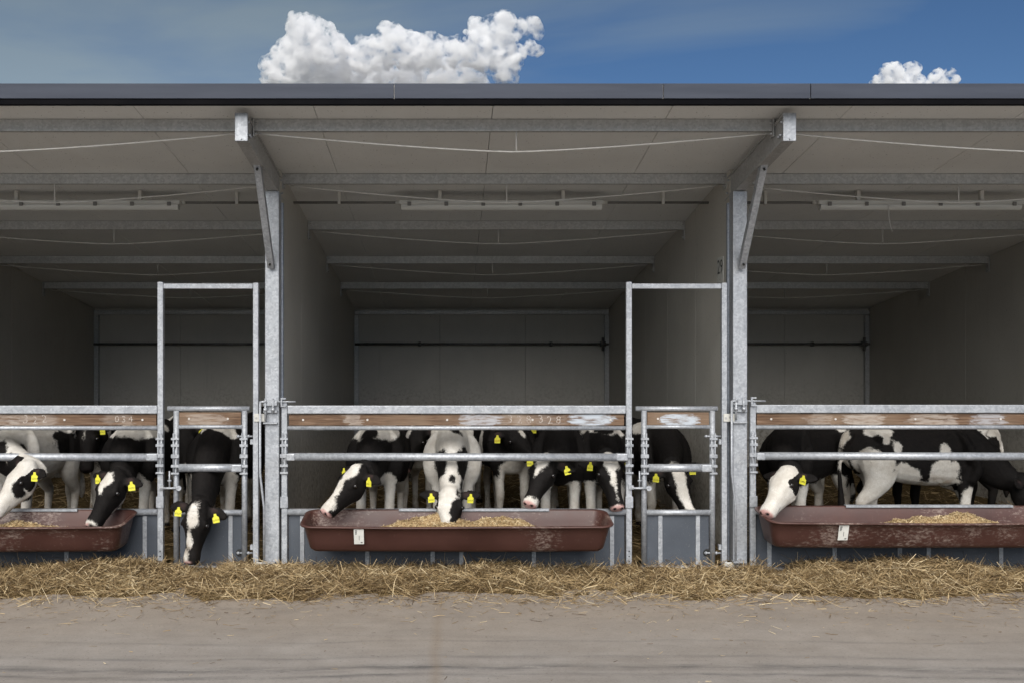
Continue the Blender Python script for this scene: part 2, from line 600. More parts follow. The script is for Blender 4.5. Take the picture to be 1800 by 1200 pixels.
g = MB()
g.add([(-300, -300, 0), (300, -300, 0), (300, 300, 0), (-300, 300, 0)], [(0, 1, 2, 3)])
tag(g.build('ground', M['concrete']), 'worn dusty concrete yard in front of the calf pens', None, None, 'structure')


def zc(y):
    """underside of the roof"""
    return 3.116 - 0.143 * (y - 7.95)


# ------------------------------------------------------------------ the barn
barn = empty('calf_barn', (0.42, 10.5, 0))
tag(barn, 'long open-fronted calf barn with pale sandwich panel roof and galvanised steel frame', 'barn')

# roof: separate sandwich panels with dark joints
roof = empty('roof', (0, 0, 0)); roof.parent = barn; roof.location = -barn.location
seams = [XL - 0.05]
s0 = 0.276
xs = sorted([s0 + 1.185 * k for k in range(-6, 7)])
xs = [XL] + [x for x in xs if XL + 0.2 < x < XR - 0.2] + [XR]
YF, YB = 6.43, BACK + 0.12
for a, b in zip(xs[:-1], xs[1:]):
    m = MB()
    g_ = 0.0018
    v = []
    for yy_ in (YF, YB):
        for xx in (a + g_, b - g_):
            for dz in (0, 0.085):
                v.append((xx, yy_, zc(yy_) + dz))
    m.add(v, [(0, 2, 6, 4), (1, 5, 7, 3), (0, 1, 3, 2), (4, 6, 7, 5), (0, 4, 5, 1), (2, 3, 7, 6)])
    m.build('roof_panel', M['liner'], roof, 0.002, 1)
# a backing sheet above so that no daylight shows through the joints
m = MB()
v = []
for yy_ in (YF, YB):
    for xx in (XL, XR):
        for dz in (0.087, 0.097):
            v.append((xx, yy_, zc(yy_) + dz))
m.add(v, [(0, 2, 6, 4), (1, 5, 7, 3), (0, 1, 3, 2), (4, 6, 7, 5), (0, 4, 5, 1), (2, 3, 7, 6)])
m.build('roof_backing_sheet', M['fascia'], roof)

# fascia along the eaves
fas = empty('fascia', (0, 0, 0)); fas.parent = barn; fas.location = -barn.location
fx = [XL - 0.02, -3.05, -0.366, 1.364, 2.31, 4.6, XR + 0.02]
for i, (a, b) in enumerate(zip(fx[:-1], fx[1:])):
    m = MB()
    m.prism([(6.395, 3.4215), (6.395, 3.325), (6.412, 3.325), (6.412, 3.4175), (6.56, 3.4175), (6.56, 3.4215)], a + (0.0025 if i else 0), b - 0.0025)
    m.build('fascia_panel', M['fascia'], fas, 0.003, 2)
m = MB()
m.box(XL, XR, 6.4135, 6.4225, 3.30, 3.4165)
m.build('fascia_backing', M['wire'], fas)
m = MB()
m.prism([(6.402, 3.3235), (6.402, 3.287), (6.44, 3.287), (6.44, 3.2935), (6.411, 3.2935), (6.411, 3.3235)], XL - 0.02, XR + 0.02)
m.build('drip_edge', M['drip'], fas, 0.003, 2)

# columns, cantilever beams, knee braces
for k, cx in enumerate(COLX):
    c = empty('column', (0, 0, 0)); c.parent = barn; c.location = -barn.location
    m = MB()
    m.box(cx - 0.055, cx + 0.055, 7.69, 7.80, 0.0, 2.935)
    m.build('post', M['galv'], c, 0.006, 2)
    m = MB()
    m.box(cx - 0.10, cx + 0.10, 7.64, 7.84, 0.0, 0.012)
    m.build('base_plate', M['galv'], c, 0.002, 1)
    for sx in (-1, 1):
        for yy_ in (7.66, 7.82):
            m = MB(); m.tube([(cx + sx * 0.08, yy_, 0.012), (cx + sx * 0.08, yy_, 0.03)], 0.011, 6)
            m.build('anchor_bolt', M['galv'], c)
    # channel that caps the end of the partition wall
    m = MB()
    m.box(cx - 0.068, cx + 0.068, 7.803, 7.843, 0.05, 2.86)
    m.build('wall_end_channel', M['cap'], c, 0.004, 1)
    # beam: I-section made of web and two flanges, with an end plate
    y0, y1 = 6.575, 7.98
    top = lambda y: zc(y) - 0.045
    hb = 0.17
    m = MB()
    for (dz0, dz1, hw) in ((0.0, -0.012, 0.041), (-0.012, -hb + 0.012, 0.030), (-hb + 0.012, -hb, 0.041)):
        v = []
        for yy_ in (y0 + 0.008, y1):
            for xx in (cx - hw, cx + hw):
                for dz in (dz1, dz0):
                    v.append((xx, yy_, top(yy_) + dz))
        m.add(v, [(0, 2, 6, 4), (1, 5, 7, 3), (0, 1, 3, 2), (4, 6, 7, 5), (0, 4, 5, 1), (2, 3, 7, 6)])
    bm_ = m.build('cantilever_beam', M['galv_dull'], c)
    m = MB()
    m.box(cx - 0.043, cx + 0.043, y0 - 0.012, y0 + 0.0075, top(y0) - hb - 0.012, top(y0) + 0.006)
    m.build('end_plate', M['galv'], c, 0.004, 2)
    for (sx, dy_, dz) in ((1, 0.02, -0.05), (1, 0.05, -0.13), (1, 0.09, -0.135), (-1, 0.02, -0.05), (-1, 0.05, -0.13), (-1, 0.09, -0.135)):
        m = MB(); m.tube([(cx + sx * 0.030, y0 + dy_, top(y0) + dz), (cx + sx * 0.052, y0 + dy_, top(y0) + dz)], 0.0085, 6)
        m.build('bolt', M['galv'], c)
    m = MB(); m.tube([(cx - 0.0, y0 - 0.012, top(y0) - hb + 0.005), (cx, y0 - 0.022, top(y0) - hb + 0.005)], 0.007, 6)
    m.build('bolt', M['galv'], c)
    for (sx, yy_, dz) in ((1, 7.86, -0.04), (1, 7.9, -0.13), (-1, 7.86, -0.04), (-1, 7.9, -0.13)):
        m = MB(); m.tube([(cx + sx * 0.03, yy_, top(yy_) + dz), (cx + sx * 0.052, yy_, top(yy_) + dz)], 0.0085, 6)
        m.build('bolt', M['galv'], c)
    # knee brace
    m = MB()
    ztop = top(7.13) - hb
    m.obox((cx, 7.10, ztop + 0.035), (cx, 7.655, 2.345), 0.058, 0.05, (1, 0, 0))
    m.build('knee_brace', M['galv'], c, 0.005, 2)
    for tt in (0.05, 0.95):
        m = MB()
        q = Vector((cx, 7.10, ztop + 0.035)).lerp(Vector((cx, 7.655, 2.345)), tt)
        m.tube([q + Vector((0, -0.02, -0.015)), q + Vector((0, -0.036, -0.026))], 0.009, 6)
        m.build('brace_bolt', M['black'], c)

# partition walls: upright panels
for k, cx in enumerate(COLX):
    wl_ = empty('partition_wall', (0, 0, 0)); wl_.parent = barn; wl_.location = -barn.location
    ys = [7.845, 8.95, 10.1, 11.25, 12.4, BACK - 0.002]
    for a, b in zip(ys[:-1], ys[1:]):
        m = MB()
        v = []
        for yy_ in (a + 0.0015, b - 0.0015):
            for xx in (cx - 0.037, cx + 0.037):
                v.append((xx, yy_, 0.0)); v.append((xx, yy_, zc(yy_) - 0.002))
        m.add(v, [(0, 2, 6, 4), (1, 5, 7, 3), (0, 1, 3, 2), (4, 6, 7, 5), (0, 4, 5, 1), (2, 3, 7, 6)])
        m.build('wall_panel', M['panel'], wl_, 0.002, 1)

bw = empty('back_wall', (0, 0, 0)); bw.parent = barn; bw.location = -barn.location
for k in range(3):
    a, b = COLX[k], COLX[k + 1]
    xe = [a + 0.038, a + 0.038 + 1.19, a + 0.038 + 2.38, b - 0.038]
    for i in range(3):
        m = MB()
        m.box(xe[i] + (0.0015 if i else -0.03), xe[i + 1] - (0.0015 if i < 2 else -0.03), BACK, BACK + 0.06, 0, zc(BACK) - 0.003)
        m.build('wall_panel', M['panel'], bw, 0.002, 1)
    m = MB()
    m.box(a, b, BACK + 0.0615, BACK + 0.07, 0, zc(BACK) - 0.004)
    m.build('added_backing_sheet', M['fascia'], bw)  # unseen sheet added behind the panels to stop daylight leaking through their joints
    for xx in (a + 0.07, b - 0.07):
        m = MB()
        m.box(xx - 0.032, xx + 0.032, BACK - 0.055, BACK - 0.003, 0, zc(BACK) - 0.10)
        m.build('wall_post', M['galv_dull'], bw, 0.003, 1)
    m = MB()
    m.box(a + 0.045, b - 0.045, BACK - 0.075, BACK - 0.03, zc(BACK) - 0.09, zc(BACK) - 0.03)
    m.build('top_rail', M['galv_dull'], bw, 0.003, 1)
    # water pipe along the back wall
    m = MB()
    zp = CAMZ - (604.5 - 610) * (BACK - 0.09) / F
    m.tube([(a + 0.05, BACK - 0.09, zp), (b - 0.05, BACK - 0.09, zp)], 0.017, 8)
    pp = m.build('water_pipe', M['pipe'], bw)
    for xx in (a + 0.95, b - 0.85):
        m = MB()
        m.tube([(xx - 0.02, BACK - 0.09, zp), (xx + 0.02, BACK - 0.09, zp)], 0.032, 8)
        m.build('pipe_clip', M['pipe'], pp).location = -pp.matrix_basis.translation
    m = MB()
    m.tube([(b - 0.17, BACK - 0.09, zp), (b - 0.09, BACK - 0.09, zp)], 0.035, 8)
    m.tube([(b - 0.13, BACK - 0.10, zp - 0.09), (b - 0.13, BACK - 0.10, zp + 0.09)], 0.02, 8)
    m.build('pipe_valve', M['pipe'], pp)

# purlins with their tension wires
PY = [6.78, 7.95, 9.35, 10.75, 12.1]
for k in range(3):
    a, b = COLX[k], COLX[k + 1]
    mid = (a + b) / 2
    for i, y in enumerate(PY):
        ex = 0.048 if i < 2 else 0.052
        zt = zc(y) - 0.004
        hh = 0.08
        pu = MB()
        # C-section open to the back
        pu.prism([(y, zt), (y, zt - hh), (y + 0.045, zt - hh), (y + 0.045, zt - hh + 0.004), (y + 0.004, zt - hh + 0.004), (y + 0.004, zt - 0.004), (y + 0.045, zt - 0.004), (y + 0.045, zt)], a + ex, b - ex)
        po = pu.build('purlin', M['galv_dull'], barn)
        # brackets at both ends
        for sx, xx in ((1, a + ex - 0.006), (-1, b - ex + 0.006)):
            m = MB()
            m.box(xx - 0.005, xx + 0.005, y - 0.018, y + 0.05, zt - (0.175 if i >= 2 else 0.12), zt)
            for dz in (0.03, 0.15 if i >= 2 else 0.1):
                m.tube([(xx, y + 0.0, zt - dz), (xx + sx * 0.022, y + 0.0, zt - dz)], 0.009, 6)
            m.build('bracket', M['galv_dull'], po)
        # sagging wire with a short hanger in the middle
        drop = [0.125, 0.135, 0.12, 0.11, 0.10][i]
        m = MB()
        pts = []
        for q in range(25):
            u = -1 + 2 * q / 24
            sag = 1 - (abs(u) ** 1.35)
            pts.append((mid + u * (PITCH / 2 - (0.10 if i != 0 else 0.06)), y + 0.018, zt - hh - 0.014 - drop * sag))
        m.tube(pts, 0.0058 if i == 0 else 0.0048, 6)
        wo = m.build('tension_wire', M['wire'], po)
        m = MB()
        m.tube([(mid + 0.02, y + 0.018, zt - hh), (mid + 0.02, y + 0.018, zt - hh - 0.014 - drop)], 0.005, 6)
        m.build('hanger', M['wire'], wo)
    # conduit for the lamps
    m = MB()
    zl = 2.955
    yl = 8.44
    m.tube([(a + 0.045, yl + 0.02, zl), (b - 0.045, yl + 0.02, zl)], 0.011, 8)
    co = m.build('conduit', M['conduit'], barn)
    for q in (0.12, 0.88):
        xx = a + (b - a) * q
        m = MB()
        m.box(xx - 0.012, xx + 0.012, yl, yl + 0.045, zl - 0.016, zc(yl) - 0.001)
        m.build('conduit_clip', M['lamp'], co)

# ------------------------------------------------------------------ strip lamps
for k, (lab) in enumerate(('unlit strip lamp under the roof of the left pen', 'unlit strip lamp under the roof of the middle pen',
                           'unlit strip lamp with a loose wire end under the roof of the right pen')):
    mid = (COLX[k] + COLX[k + 1]) / 2 + (0.05, 0.0, -0.09)[k]
    yl, z1 = 8.40, 2.935
    L = empty('strip_lamp', (mid, yl, z1))
    tag(L, lab, 'lamp', 'strip lamps under the roof')
    hl = 0.865
    m = MB()
    m.box(mid - hl, mid + hl, yl - 0.045, yl + 0.045, z1 - 0.008, z1 + 0.028)
    m.build('housing', M['lamp'], L, 0.008, 2)
    m = MB()
    n_ = 10
    for xx0, xx1 in ((mid - hl + 0.02, mid + hl - 0.02),):
        v, f = [], []
        for xx in (xx0, xx1):
            for q in range(n_ + 1):
                th = math.pi * q / n_
                v.append((xx, yl - 0.042 * math.cos(th), z1 - 0.010 - 0.045 * math.sin(th)))
        for q in range(n_):
            f.append((q, q + 1, n_ + 2 + q, n_ + 1 + q))
        f.append(tuple(range(n_, -1, -1))); f.append(tuple(range(n_ + 1, 2 * n_ + 2)))
        f.append((0, n_ + 1, 2 * n_ + 1, n_))
        m.add(v, f, False)
    m.build('diffuser', M['diffuser'], L)
    for q in range(6):
        xx = mid - hl + 0.09 + q * (2 * hl - 0.18) / 5
        m = MB()
        m.box(xx - 0.016, xx + 0.016, yl - 0.056, yl - 0.0455, z1 - 0.022, z1 + 0.012)
        m.build('clip', M['conduit'], L, 0.003, 1)
    for sx in (-1, 1):
        m = MB()
        m.tube([(mid + sx * hl, yl + 0.01, z1 + 0.012), (mid + sx * (hl + 0.03), yl + 0.01, z1 + 0.014)], 0.016, 8)
        m.build('cable_gland', M['lamp'], L)
        m = MB()
        m.box(mid + sx * 0.52 - 0.014, mid + sx * 0.52 + 0.014, yl - 0.02, yl + 0.02, z1 + 0.0285, zc(yl) - 0.004)
        m.build('hanger', M['lamp'], L)
    if k == 2:
        m = MB()
        x0_ = (1560 - 793) * yl / F
        m.tube([(x0_ - 0.01, yl - 0.05, z1 - 0.02), (x0_ - 0.012, yl - 0.055, z1 - 0.12), (x0_ + 0.005, yl - 0.05, z1 - 0.2), (x0_ + 0.02, yl - 0.05, z1 - 0.245)], 0.003, 5)
        m.build('loose_wire', M['wire'], L)


def text_mesh(s, size):
    cu = bpy.data.curves.new('lettering', 'FONT')
    cu.body = s
    cu.size = size
    cu.align_x = 'CENTER'
    cu.align_y = 'CENTER'
    cu.resolution_u = 2
    ob = bpy.data.objects.new('lettering', cu)
    COL.objects.link(ob)
    dg = bpy.context.evaluated_depsgraph_get()
    me = bpy.data.meshes.new_from_object(ob.evaluated_get(dg))
    bpy.data.objects.remove(ob)
    bpy.data.curves.remove(cu)
    return me


# pen number on the wall
xw = COLX[2] - 0.0385
s = empty('pen_number_sign', (xw, 8.10, 2.35))
tag(s, 'small white sign with the number 29 on the partition wall', 'sign')
m = MB(); m.box(xw - 0.006, xw - 0.001, 8.01, 8.19, 2.25, 2.46)
m.build('plate', M['diffuser'], s, 0.001, 1)
me = text_mesh('29', 0.165)
me.materials.append(M['black'])
o = bpy.data.objects.new('digits', me); COL.objects.link(o); o.parent = s
o.matrix_local = Matrix.Translation((-0.0075, 0, 0.025)) @ Matrix(((0, 0, -1, 0), (-1, 0, 0, 0), (0, 1, 0, 0), (0, 0, 0, 1)))
me = text_mesh('4', 0.03)
me.materials.append(M['black'])
o = bpy.data.objects.new('small_mark', me); COL.objects.link(o); o.parent = s
o.matrix_local = Matrix.Translation((-0.0075, 0, -0.075)) @ Matrix(((0, 0, -1, 0), (-1, 0, 0, 0), (0, 1, 0, 0), (0, 0, 0, 1)))

# ------------------------------------------------------------------ gates, doors
CH = (0.46, 0.47, 0.50)
CW = (0.52, 0.47, 0.42)
zb = gz(737)
wood_mid = mk_wood('weathered_plank_middle', [(gx(845), 0.165, zb, 0.05, 0.75, CH), (gx(1040), 0.19, zb, 0.05, 0.95, (0.47, 0.51, 0.56)),
                                              (gx(620), 0.06, zb, 0.05, 0.4, CW), (gx(905), 0.14, zb, 0.05, 0.25, CW), (gx(965), 0.14, zb, 0.05, 0.2, CW)])
wood_left = mk_wood('weathered_plank_left', [(gx(60), 0.2, zb, 0.05, 0.32, CW), (gx(205), 0.12, zb, 0.05, 0.2, CW), (gx(10), 0.12, zb, 0.05, 0.3, CW)])
wood_right = mk_wood('weathered_plank_right', [(gx(1520), 0.16, zb, 0.05, 0.55, CW), (gx(1640), 0.2, zb, 0.05, 0.45, CW), (gx(1735), 0.14, zb, 0.05, 0.6, CH), (gx(1440), 0.1, zb, 0.05, 0.3, CW)])
wood_dl = mk_wood('weathered_plank_left_door', [(gx(365), 0.16, zb, 0.05, 0.35, CW)])
wood_dm = mk_wood('weathered_plank_middle_door', [(gx(1193), 0.145, zb, 0.05, 0.95, (0.47, 0.51, 0.56))])


def slider(parent, xc, z0, z1, y=G):
    """the adjustable clamp that carries a rail on a post"""
    e = MB()
    for dx in (-0.013, 0.013):
        e.tube([(xc + dx, y - 0.034, z0), (xc + dx, y - 0.034, z1)], 0.0058, 6)
    rods = e.build('clamp_rods', M['galv'], parent)
    h = z1 - z0
    for q, hh in ((0.20, 0.022), (0.44, 0.03), (0.70, 0.022), (0.86, 0.018), (0.02, 0.016)):
        m = MB()
        m.box(xc - 0.031, xc + 0.031, y - 0.042, y - 0.0245, z0 + q * h - hh / 2, z0 + q * h + hh / 2)
        m.build('clamp', M['galv'], parent, 0.003, 1)


def bolts(name, pts, parent, mat=None, r=0.008, d=0.008):
    for p in pts:
        m = MB()
        m.tube([p, (p[0], p[1] - d, p[2])], r, 8)
        m.build(name, mat or M['galv'], parent)


def feed_gate(dx, wood, label, dz=0.0):
    X = lambda px: gx(px) + dx
    Z = lambda py: gz(py) + dz
    g = empty('feed_gate', (X(800), G, 0))
    tag(g, label, 'gate', 'feed gates closing the pens')
    m = MB(); m.box(X(495.5), X(505.5), G - 0.022, G + 0.022, 0.0, Z(704)); m.build('post', M['galv'], g, 0.004, 2)
    m = MB(); m.box(X(506), X(1099.5), G - 0.022, G + 0.022, Z(726), Z(712)); m.build('top_rail', M['galv'], g, 0.004, 2)
    m = MB(); m.box(X(508), X(1097), G - 0.004, G + 0.026, Z(747), Z(727.5)); bd = m.build('wooden_board', wood, g, 0.003, 2)
    bolts('screw', [(X(p), G - 0.004, Z(737)) for p in (533, 646, 786, 936, 1073)], g, M['screw'], 0.0085, 0.006)
    m = MB(); m.tube([(X(505.6), G, Z(751.5)), (X(1099.6), G, Z(751.5))], 0.0165, 12); m.build('thin_rail', M['galv'], g)
    m = MB(); m.tube([(X(508), G - 0.02, Z(801.5)), (X(1100), G - 0.02, Z(802.5))], 0.0305, 16); m.build('neck_rail', M['galv'], g)
    for (p0, p1) in ((505, 520), (1082, 1102)):
        m = MB(); m.box(X(p0), X(p1), G - 0.054, G + 0.012, Z(808), Z(795.5)); m.build('rail_sleeve', M['galv'], g, 0.008, 2)
    m = MB(); m.tube([(X(505.6), G, Z(899)), (X(1099.6), G, Z(899))], 0.026, 14); m.build('lower_rail', M['galv'], g)
    m = MB(); m.box(X(506.5), X(1098.5), G + 0.012, G + 0.030, Z(1004), Z(905.5)); m.build('panel', M['board'], g, 0.002, 1)
    m = MB(); m.tube([(X(505.6), G + 0.005, 0.012), (X(1099.6), G + 0.005, 0.012)], 0.015, 10); m.build('bottom_rail', M['galv'], g)
    for p in (531, 645.5, 760.5, 811, 938.5, 1076):
        m = MB(); m.box(X(p - 3.8), X(p + 3.8), G + 0.004, G + 0.0115, 0.02, Z(906)); st_ = m.build('strap', M['galv'], g, 0.002, 1)
        bolts('bolt', [(X(p), G + 0.004, Z(q)) for q in (918, 996)], st_, M['galv_dull'], 0.006, 0.004)
        for ch in st_.children: ch.location = (0, 0, 0)
    slider(g, X(500.5), Z(831), Z(760))
    slider(g, X(1105), Z(831), Z(760), G)
    for xx in (X(500.5), X(1105)):
        m = MB(); m.box(xx - 0.03, xx + 0.03, G - 0.034, G - 0.0225, Z(891), Z(871)); m.build('rail_clamp', M['galv'], g, 0.003, 1)
    bolts('bolt', [(X(1105), G - 0.0225, Z(q)) for q in (967, 976, 985)], g, M['black'], 0.006, 0.002)
    # hardware on the column: hinge plates, hook, eye bolt and bent locking rod
    yc = 7.685
    for (za, zb_) in ((703, 712), (741, 744)):
        m = MB(); m.box(X(464), X(489), yc - 0.03, yc - 0.001, Z(zb_), Z(za)); m.build('hinge_plate', M['galv'], g, 0.003, 1)
    for p in (468.5, 482):
        m = MB(); m.tube([(X(p), yc - 0.036, Z(699)), (X(p), yc - 0.036, Z(738 if p < 470 else 724))], 0.008, 8)
        m.tube([(X(p), yc - 0.036, Z(721)), (X(p), yc - 0.036, Z(716))], 0.016, 6); m.build('hinge_bolt', M['galv'], g)
    m = MB(); m.box(X(464), X(489), yc - 0.03, yc - 0.001, Z(724), Z(720)); m.build('hinge_plate', M['galv'], g, 0.003, 1)
    m = MB(); m.tube([(X(484), yc - 0.02, Z(705)), (X(521), yc - 0.02, Z(705))], 0.0065, 8); m.build('eye_bolt', M['galv'], g)
    m = MB()
    for (za, zb_) in ((698, 701), (711, 714)):
        m.box(X(495), X(504.5), G - 0.05, G - 0.0235, Z(zb_), Z(za))
    m.box(X(495), X(498), G - 0.05, G - 0.0235, Z(711), Z(701))
    m.build('hook', M['galv'], g, 0.002, 1)
    m = MB(); m.tube([(X(460), yc - 0.05, Z(704)), (X(460), yc - 0.05, Z(830)), (X(467), yc - 0.05, Z(890)), (X(467), yc - 0.05, Z(1000))], 0.009, 8)
    m.tube([(X(460), yc - 0.05, Z(705)), (X(471), yc - 0.035, Z(705))], 0.009, 8)
    m.build('locking_rod', M['galv'], g)
    for zz in (985, 998):
        m = MB(); m.box(X(463), X(486), yc - 0.062, yc - 0.001, Z(zz + 2), Z(zz - 1)); m.build('rod_guide', M['galv'], g, 0.002, 1)
    m = MB(); m.tube([(X(481), yc - 0.036, Z(984)), (X(481), yc - 0.036, Z(1002))], 0.008, 8); m.build('hinge_bolt', M['galv'], g)
    m = MB(); m.tube([(X(489), yc - 0.03, Z(1000)), (X(503), yc - 0.03, Z(1000))], 0.012, 8); m.build('hinge_pin', M['galv'], g)
    return g


def door_hoop(dx, label):
    X = lambda px: gx(px) + dx
    g = empty('door_frame', (X(1186), G, 0))
    tag(g, label, 'door frame', 'door frames beside the feed gates')
    for (a, b, t0) in ((1100, 1110, 496), (1267.5, 1277, 497.5)):
        m = MB(); m.box(X(a), X(b), G - 0.022, G + 0.022, 0, gz(t0)); m.build('post', M['galv'], g, 0.004, 2)
    m = MB(); m.box(X(1110.2), X(1267.3), G - 0.02, G + 0.02, gz(508), gz(499)); m.build('top_bar', M['galv'], g, 0.004, 2)
    for (q0, q1) in ((726, 740), (986, 1000)):
        m = MB(); m.box(X(1270), X(1290), G - 0.034, G - 0.0225, gz(q1), gz(q0)); m.build('clamp_plate', M['lamp'], g, 0.003, 1)
        bolts('bolt', [(X(1274), G - 0.034, gz((q0 + q1) / 2)), (X(1281), G - 0.034, gz((q0 + q1) / 2 - 2))], g, M['galv_dull'], 0.008, 0.006)
    for q in (776, 961):
        m = MB(); m.box(X(1262.5), X(1267.3), G - 0.018, G + 0.018, gz(q + 4), gz(q - 5)); m.build('hinge_lug', M['galv'], g, 0.002, 1)
    return g


def pen_door(dx, wood, label, nscrews):
    X = lambda px: gx(px) + dx
    Z = gz
    g = empty('pen_door', (X(1190), G, 0))
    tag(g, label, 'door', 'narrow doors of the pens')
    for p in (1132, 1252):
        m = MB(); m.tube([(X(p), G, Z(994)), (X(p), G, Z(721))], 0.0215, 14); m.build('upright', M['galv'], g)
    m = MB(); m.tube([(X(1117), G, Z(717.5)), (X(1261), G, Z(717.5))], 0.0195, 14); m.build('top_tube', M['galv'], g)
    m = MB(); m.box(X(1137.5), X(1246), G - 0.008, G + 0.022, Z(746), Z(724)); m.build('wooden_board', wood, g, 0.003, 2)
    bolts('screw', [(X(p), G - 0.008, Z(735)) for p in nscrews], g, M['screw'], 0.0085, 0.006)
    m = MB(); m.tube([(X(1136), G, Z(749.5)), (X(1248), G, Z(749.5))], 0.0155, 12); m.build('thin_rail', M['galv'], g)
    m = MB(); m.tube([(X(1139), G - 0.02, Z(821)), (X(1247), G - 0.02, Z(821))], 0.031, 16); m.build('neck_rail', M['galv'], g)
    m = MB(); m.box(X(1231), X(1249), G - 0.055, G + 0.012, Z(827.5), Z(814.5)); m.build('rail_sleeve', M['galv'], g, 0.008, 2)
    m = MB(); m.tube([(X(1136), G, Z(900)), (X(1248), G, Z(900))], 0.0225, 14); m.build('lower_rail', M['galv'], g)
    m = MB(); m.box(X(1137.5), X(1247), G + 0.010, G + 0.024, Z(993), Z(905)); m.build('panel', M['board'], g, 0.002, 1)
    for p in (1161, 1227):
        m = MB(); m.box(X(p - 3.8), X(p + 3.8), G + 0.002, G + 0.0095, Z(993), Z(904)); st_ = m.build('strap', M['galv'], g, 0.002, 1)
        bolts('bolt', [(X(p), G + 0.002, Z(q)) for q in (922, 976)], st_, M['galv_dull'], 0.006, 0.004)
        for ch in st_.children: ch.location = (0, 0, 0)
    m = MB(); m.tube([(X(1127), G, Z(997)), (X(1263), G, Z(997))], 0.0185, 14); m.build('bottom_tube', M['galv'], g)
    m = MB(); m.tube([(X(1243), G + 0.0095, Z(971)), (X(1243), G + 0.004, Z(971))], 0.029, 20); m.build('hinge_hole_shade', M['black'], g)  # flat black disc on the panel, its colour stands in for shade inside the hole
    for q in (766, 971):
        m = MB(); m.tube([(X(1238), G - 0.002, Z(q)), (X(1266.5), G - 0.002, Z(q))], 0.007, 8)
        for p in (1241, 1259):
            m.tube([(X(p - 1.5), G - 0.002, Z(q)), (X(p + 1.5), G - 0.002, Z(q))], 0.013, 6)
        m.build('hinge_bolt', M['galv'], g)
    slider(g, X(1132), Z(832), Z(760))
    slider(g, X(1252), Z(832), Z(760))
    # latch to the neighbouring gate
    m = MB(); m.tube([(X(1106), G - 0.04, Z(856)), (X(1139), G - 0.04, Z(856))], 0.009, 8)
    m.tube([(X(1122.5), G - 0.04, Z(826)), (X(1122.5), G - 0.04, Z(858))], 0.0065, 8)
    m.tube([(X(1119), G - 0.04, Z(843)), (X(1126), G - 0.04, Z(843))], 0.006, 8)
    m.box(X(1104), X(1112), G - 0.046, G - 0.0245, Z(858), Z(851))
    m.build('latch', M['galv'], g)
    m = MB(); m.tube([(X(1139), G - 0.048, Z(856)), (X(1139), G - 0.03, Z(856))], 0.02, 12); m.build('latch_eye', M['galv'], g)
    return g


gates = [feed_gate(-PITCH, wood_left, 'galvanised feed gate with a chalk-marked board at the left edge of the photo'),
         feed_gate(0, wood_mid, 'galvanised feed gate with chalk numbers and two pale smears on its board, middle pen'),
         feed_gate(PITCH, wood_right, 'galvanised feed gate across the right pen, in front of the side-on calf', 0.006)]
door_hoop(-PITCH, 'tall galvanised door frame over the calf that eats from the ground, left pen')
door_hoop(0, 'tall galvanised door frame beside the number sign, middle pen')
pen_door(-PITCH, wood_dl, 'narrow tubular door with a plain brown board, a calf bending its head over it', (1155, 1223))
pen_door(0, wood_dm, 'narrow tubular door with a pale smear on its brown board, middle pen', (1156,))
door_hoop(PITCH, 'tall galvanised door frame at the far end of the right pen')

# chalk writing on the boards
for (gi, txt, px, sz, rot) in ((1, '328', 913, 0.095, 0.03), (1, '328', 966, 0.09, -0.04), (0, '322', 62, 0.095, 0.03), (0, '034', 218, 0.07, 0.02)):
    for k, ch in enumerate(txt):
        me = text_mesh(ch, sz * random.uniform(0.9, 1.1))
        me.materials.append(M['chalk'])
        o = bpy.data.objects.new('chalk_digit', me)
        COL.objects.link(o)
        o.parent = gates[gi]
        o.location = Vector((gx(px + (k - 1) * 15.5 * sz / 0.09), G - 0.0055, gz(737 + random.uniform(-1.5, 1.5)))) - wloc(gates[gi])
        o.rotation_euler = (R(90), rot + random.uniform(-.12, .12), 0)

# ------------------------------------------------------------------ troughs


def rr(a, b, rad, n=6):
    """rounded rectangle, half sizes a, b"""
    pts = []
    for (sx, sy, t0) in ((1, 1, 0), (-1, 1, 90), (-1, -1, 180), (1, -1, 270)):
        for k in range(n + 1):
            th = R(t0 + 90 * k / n)
            pts.append((sx * (a - rad) + rad * math.cos(th), sy * (b - rad) + rad * math.sin(th)))
    return pts


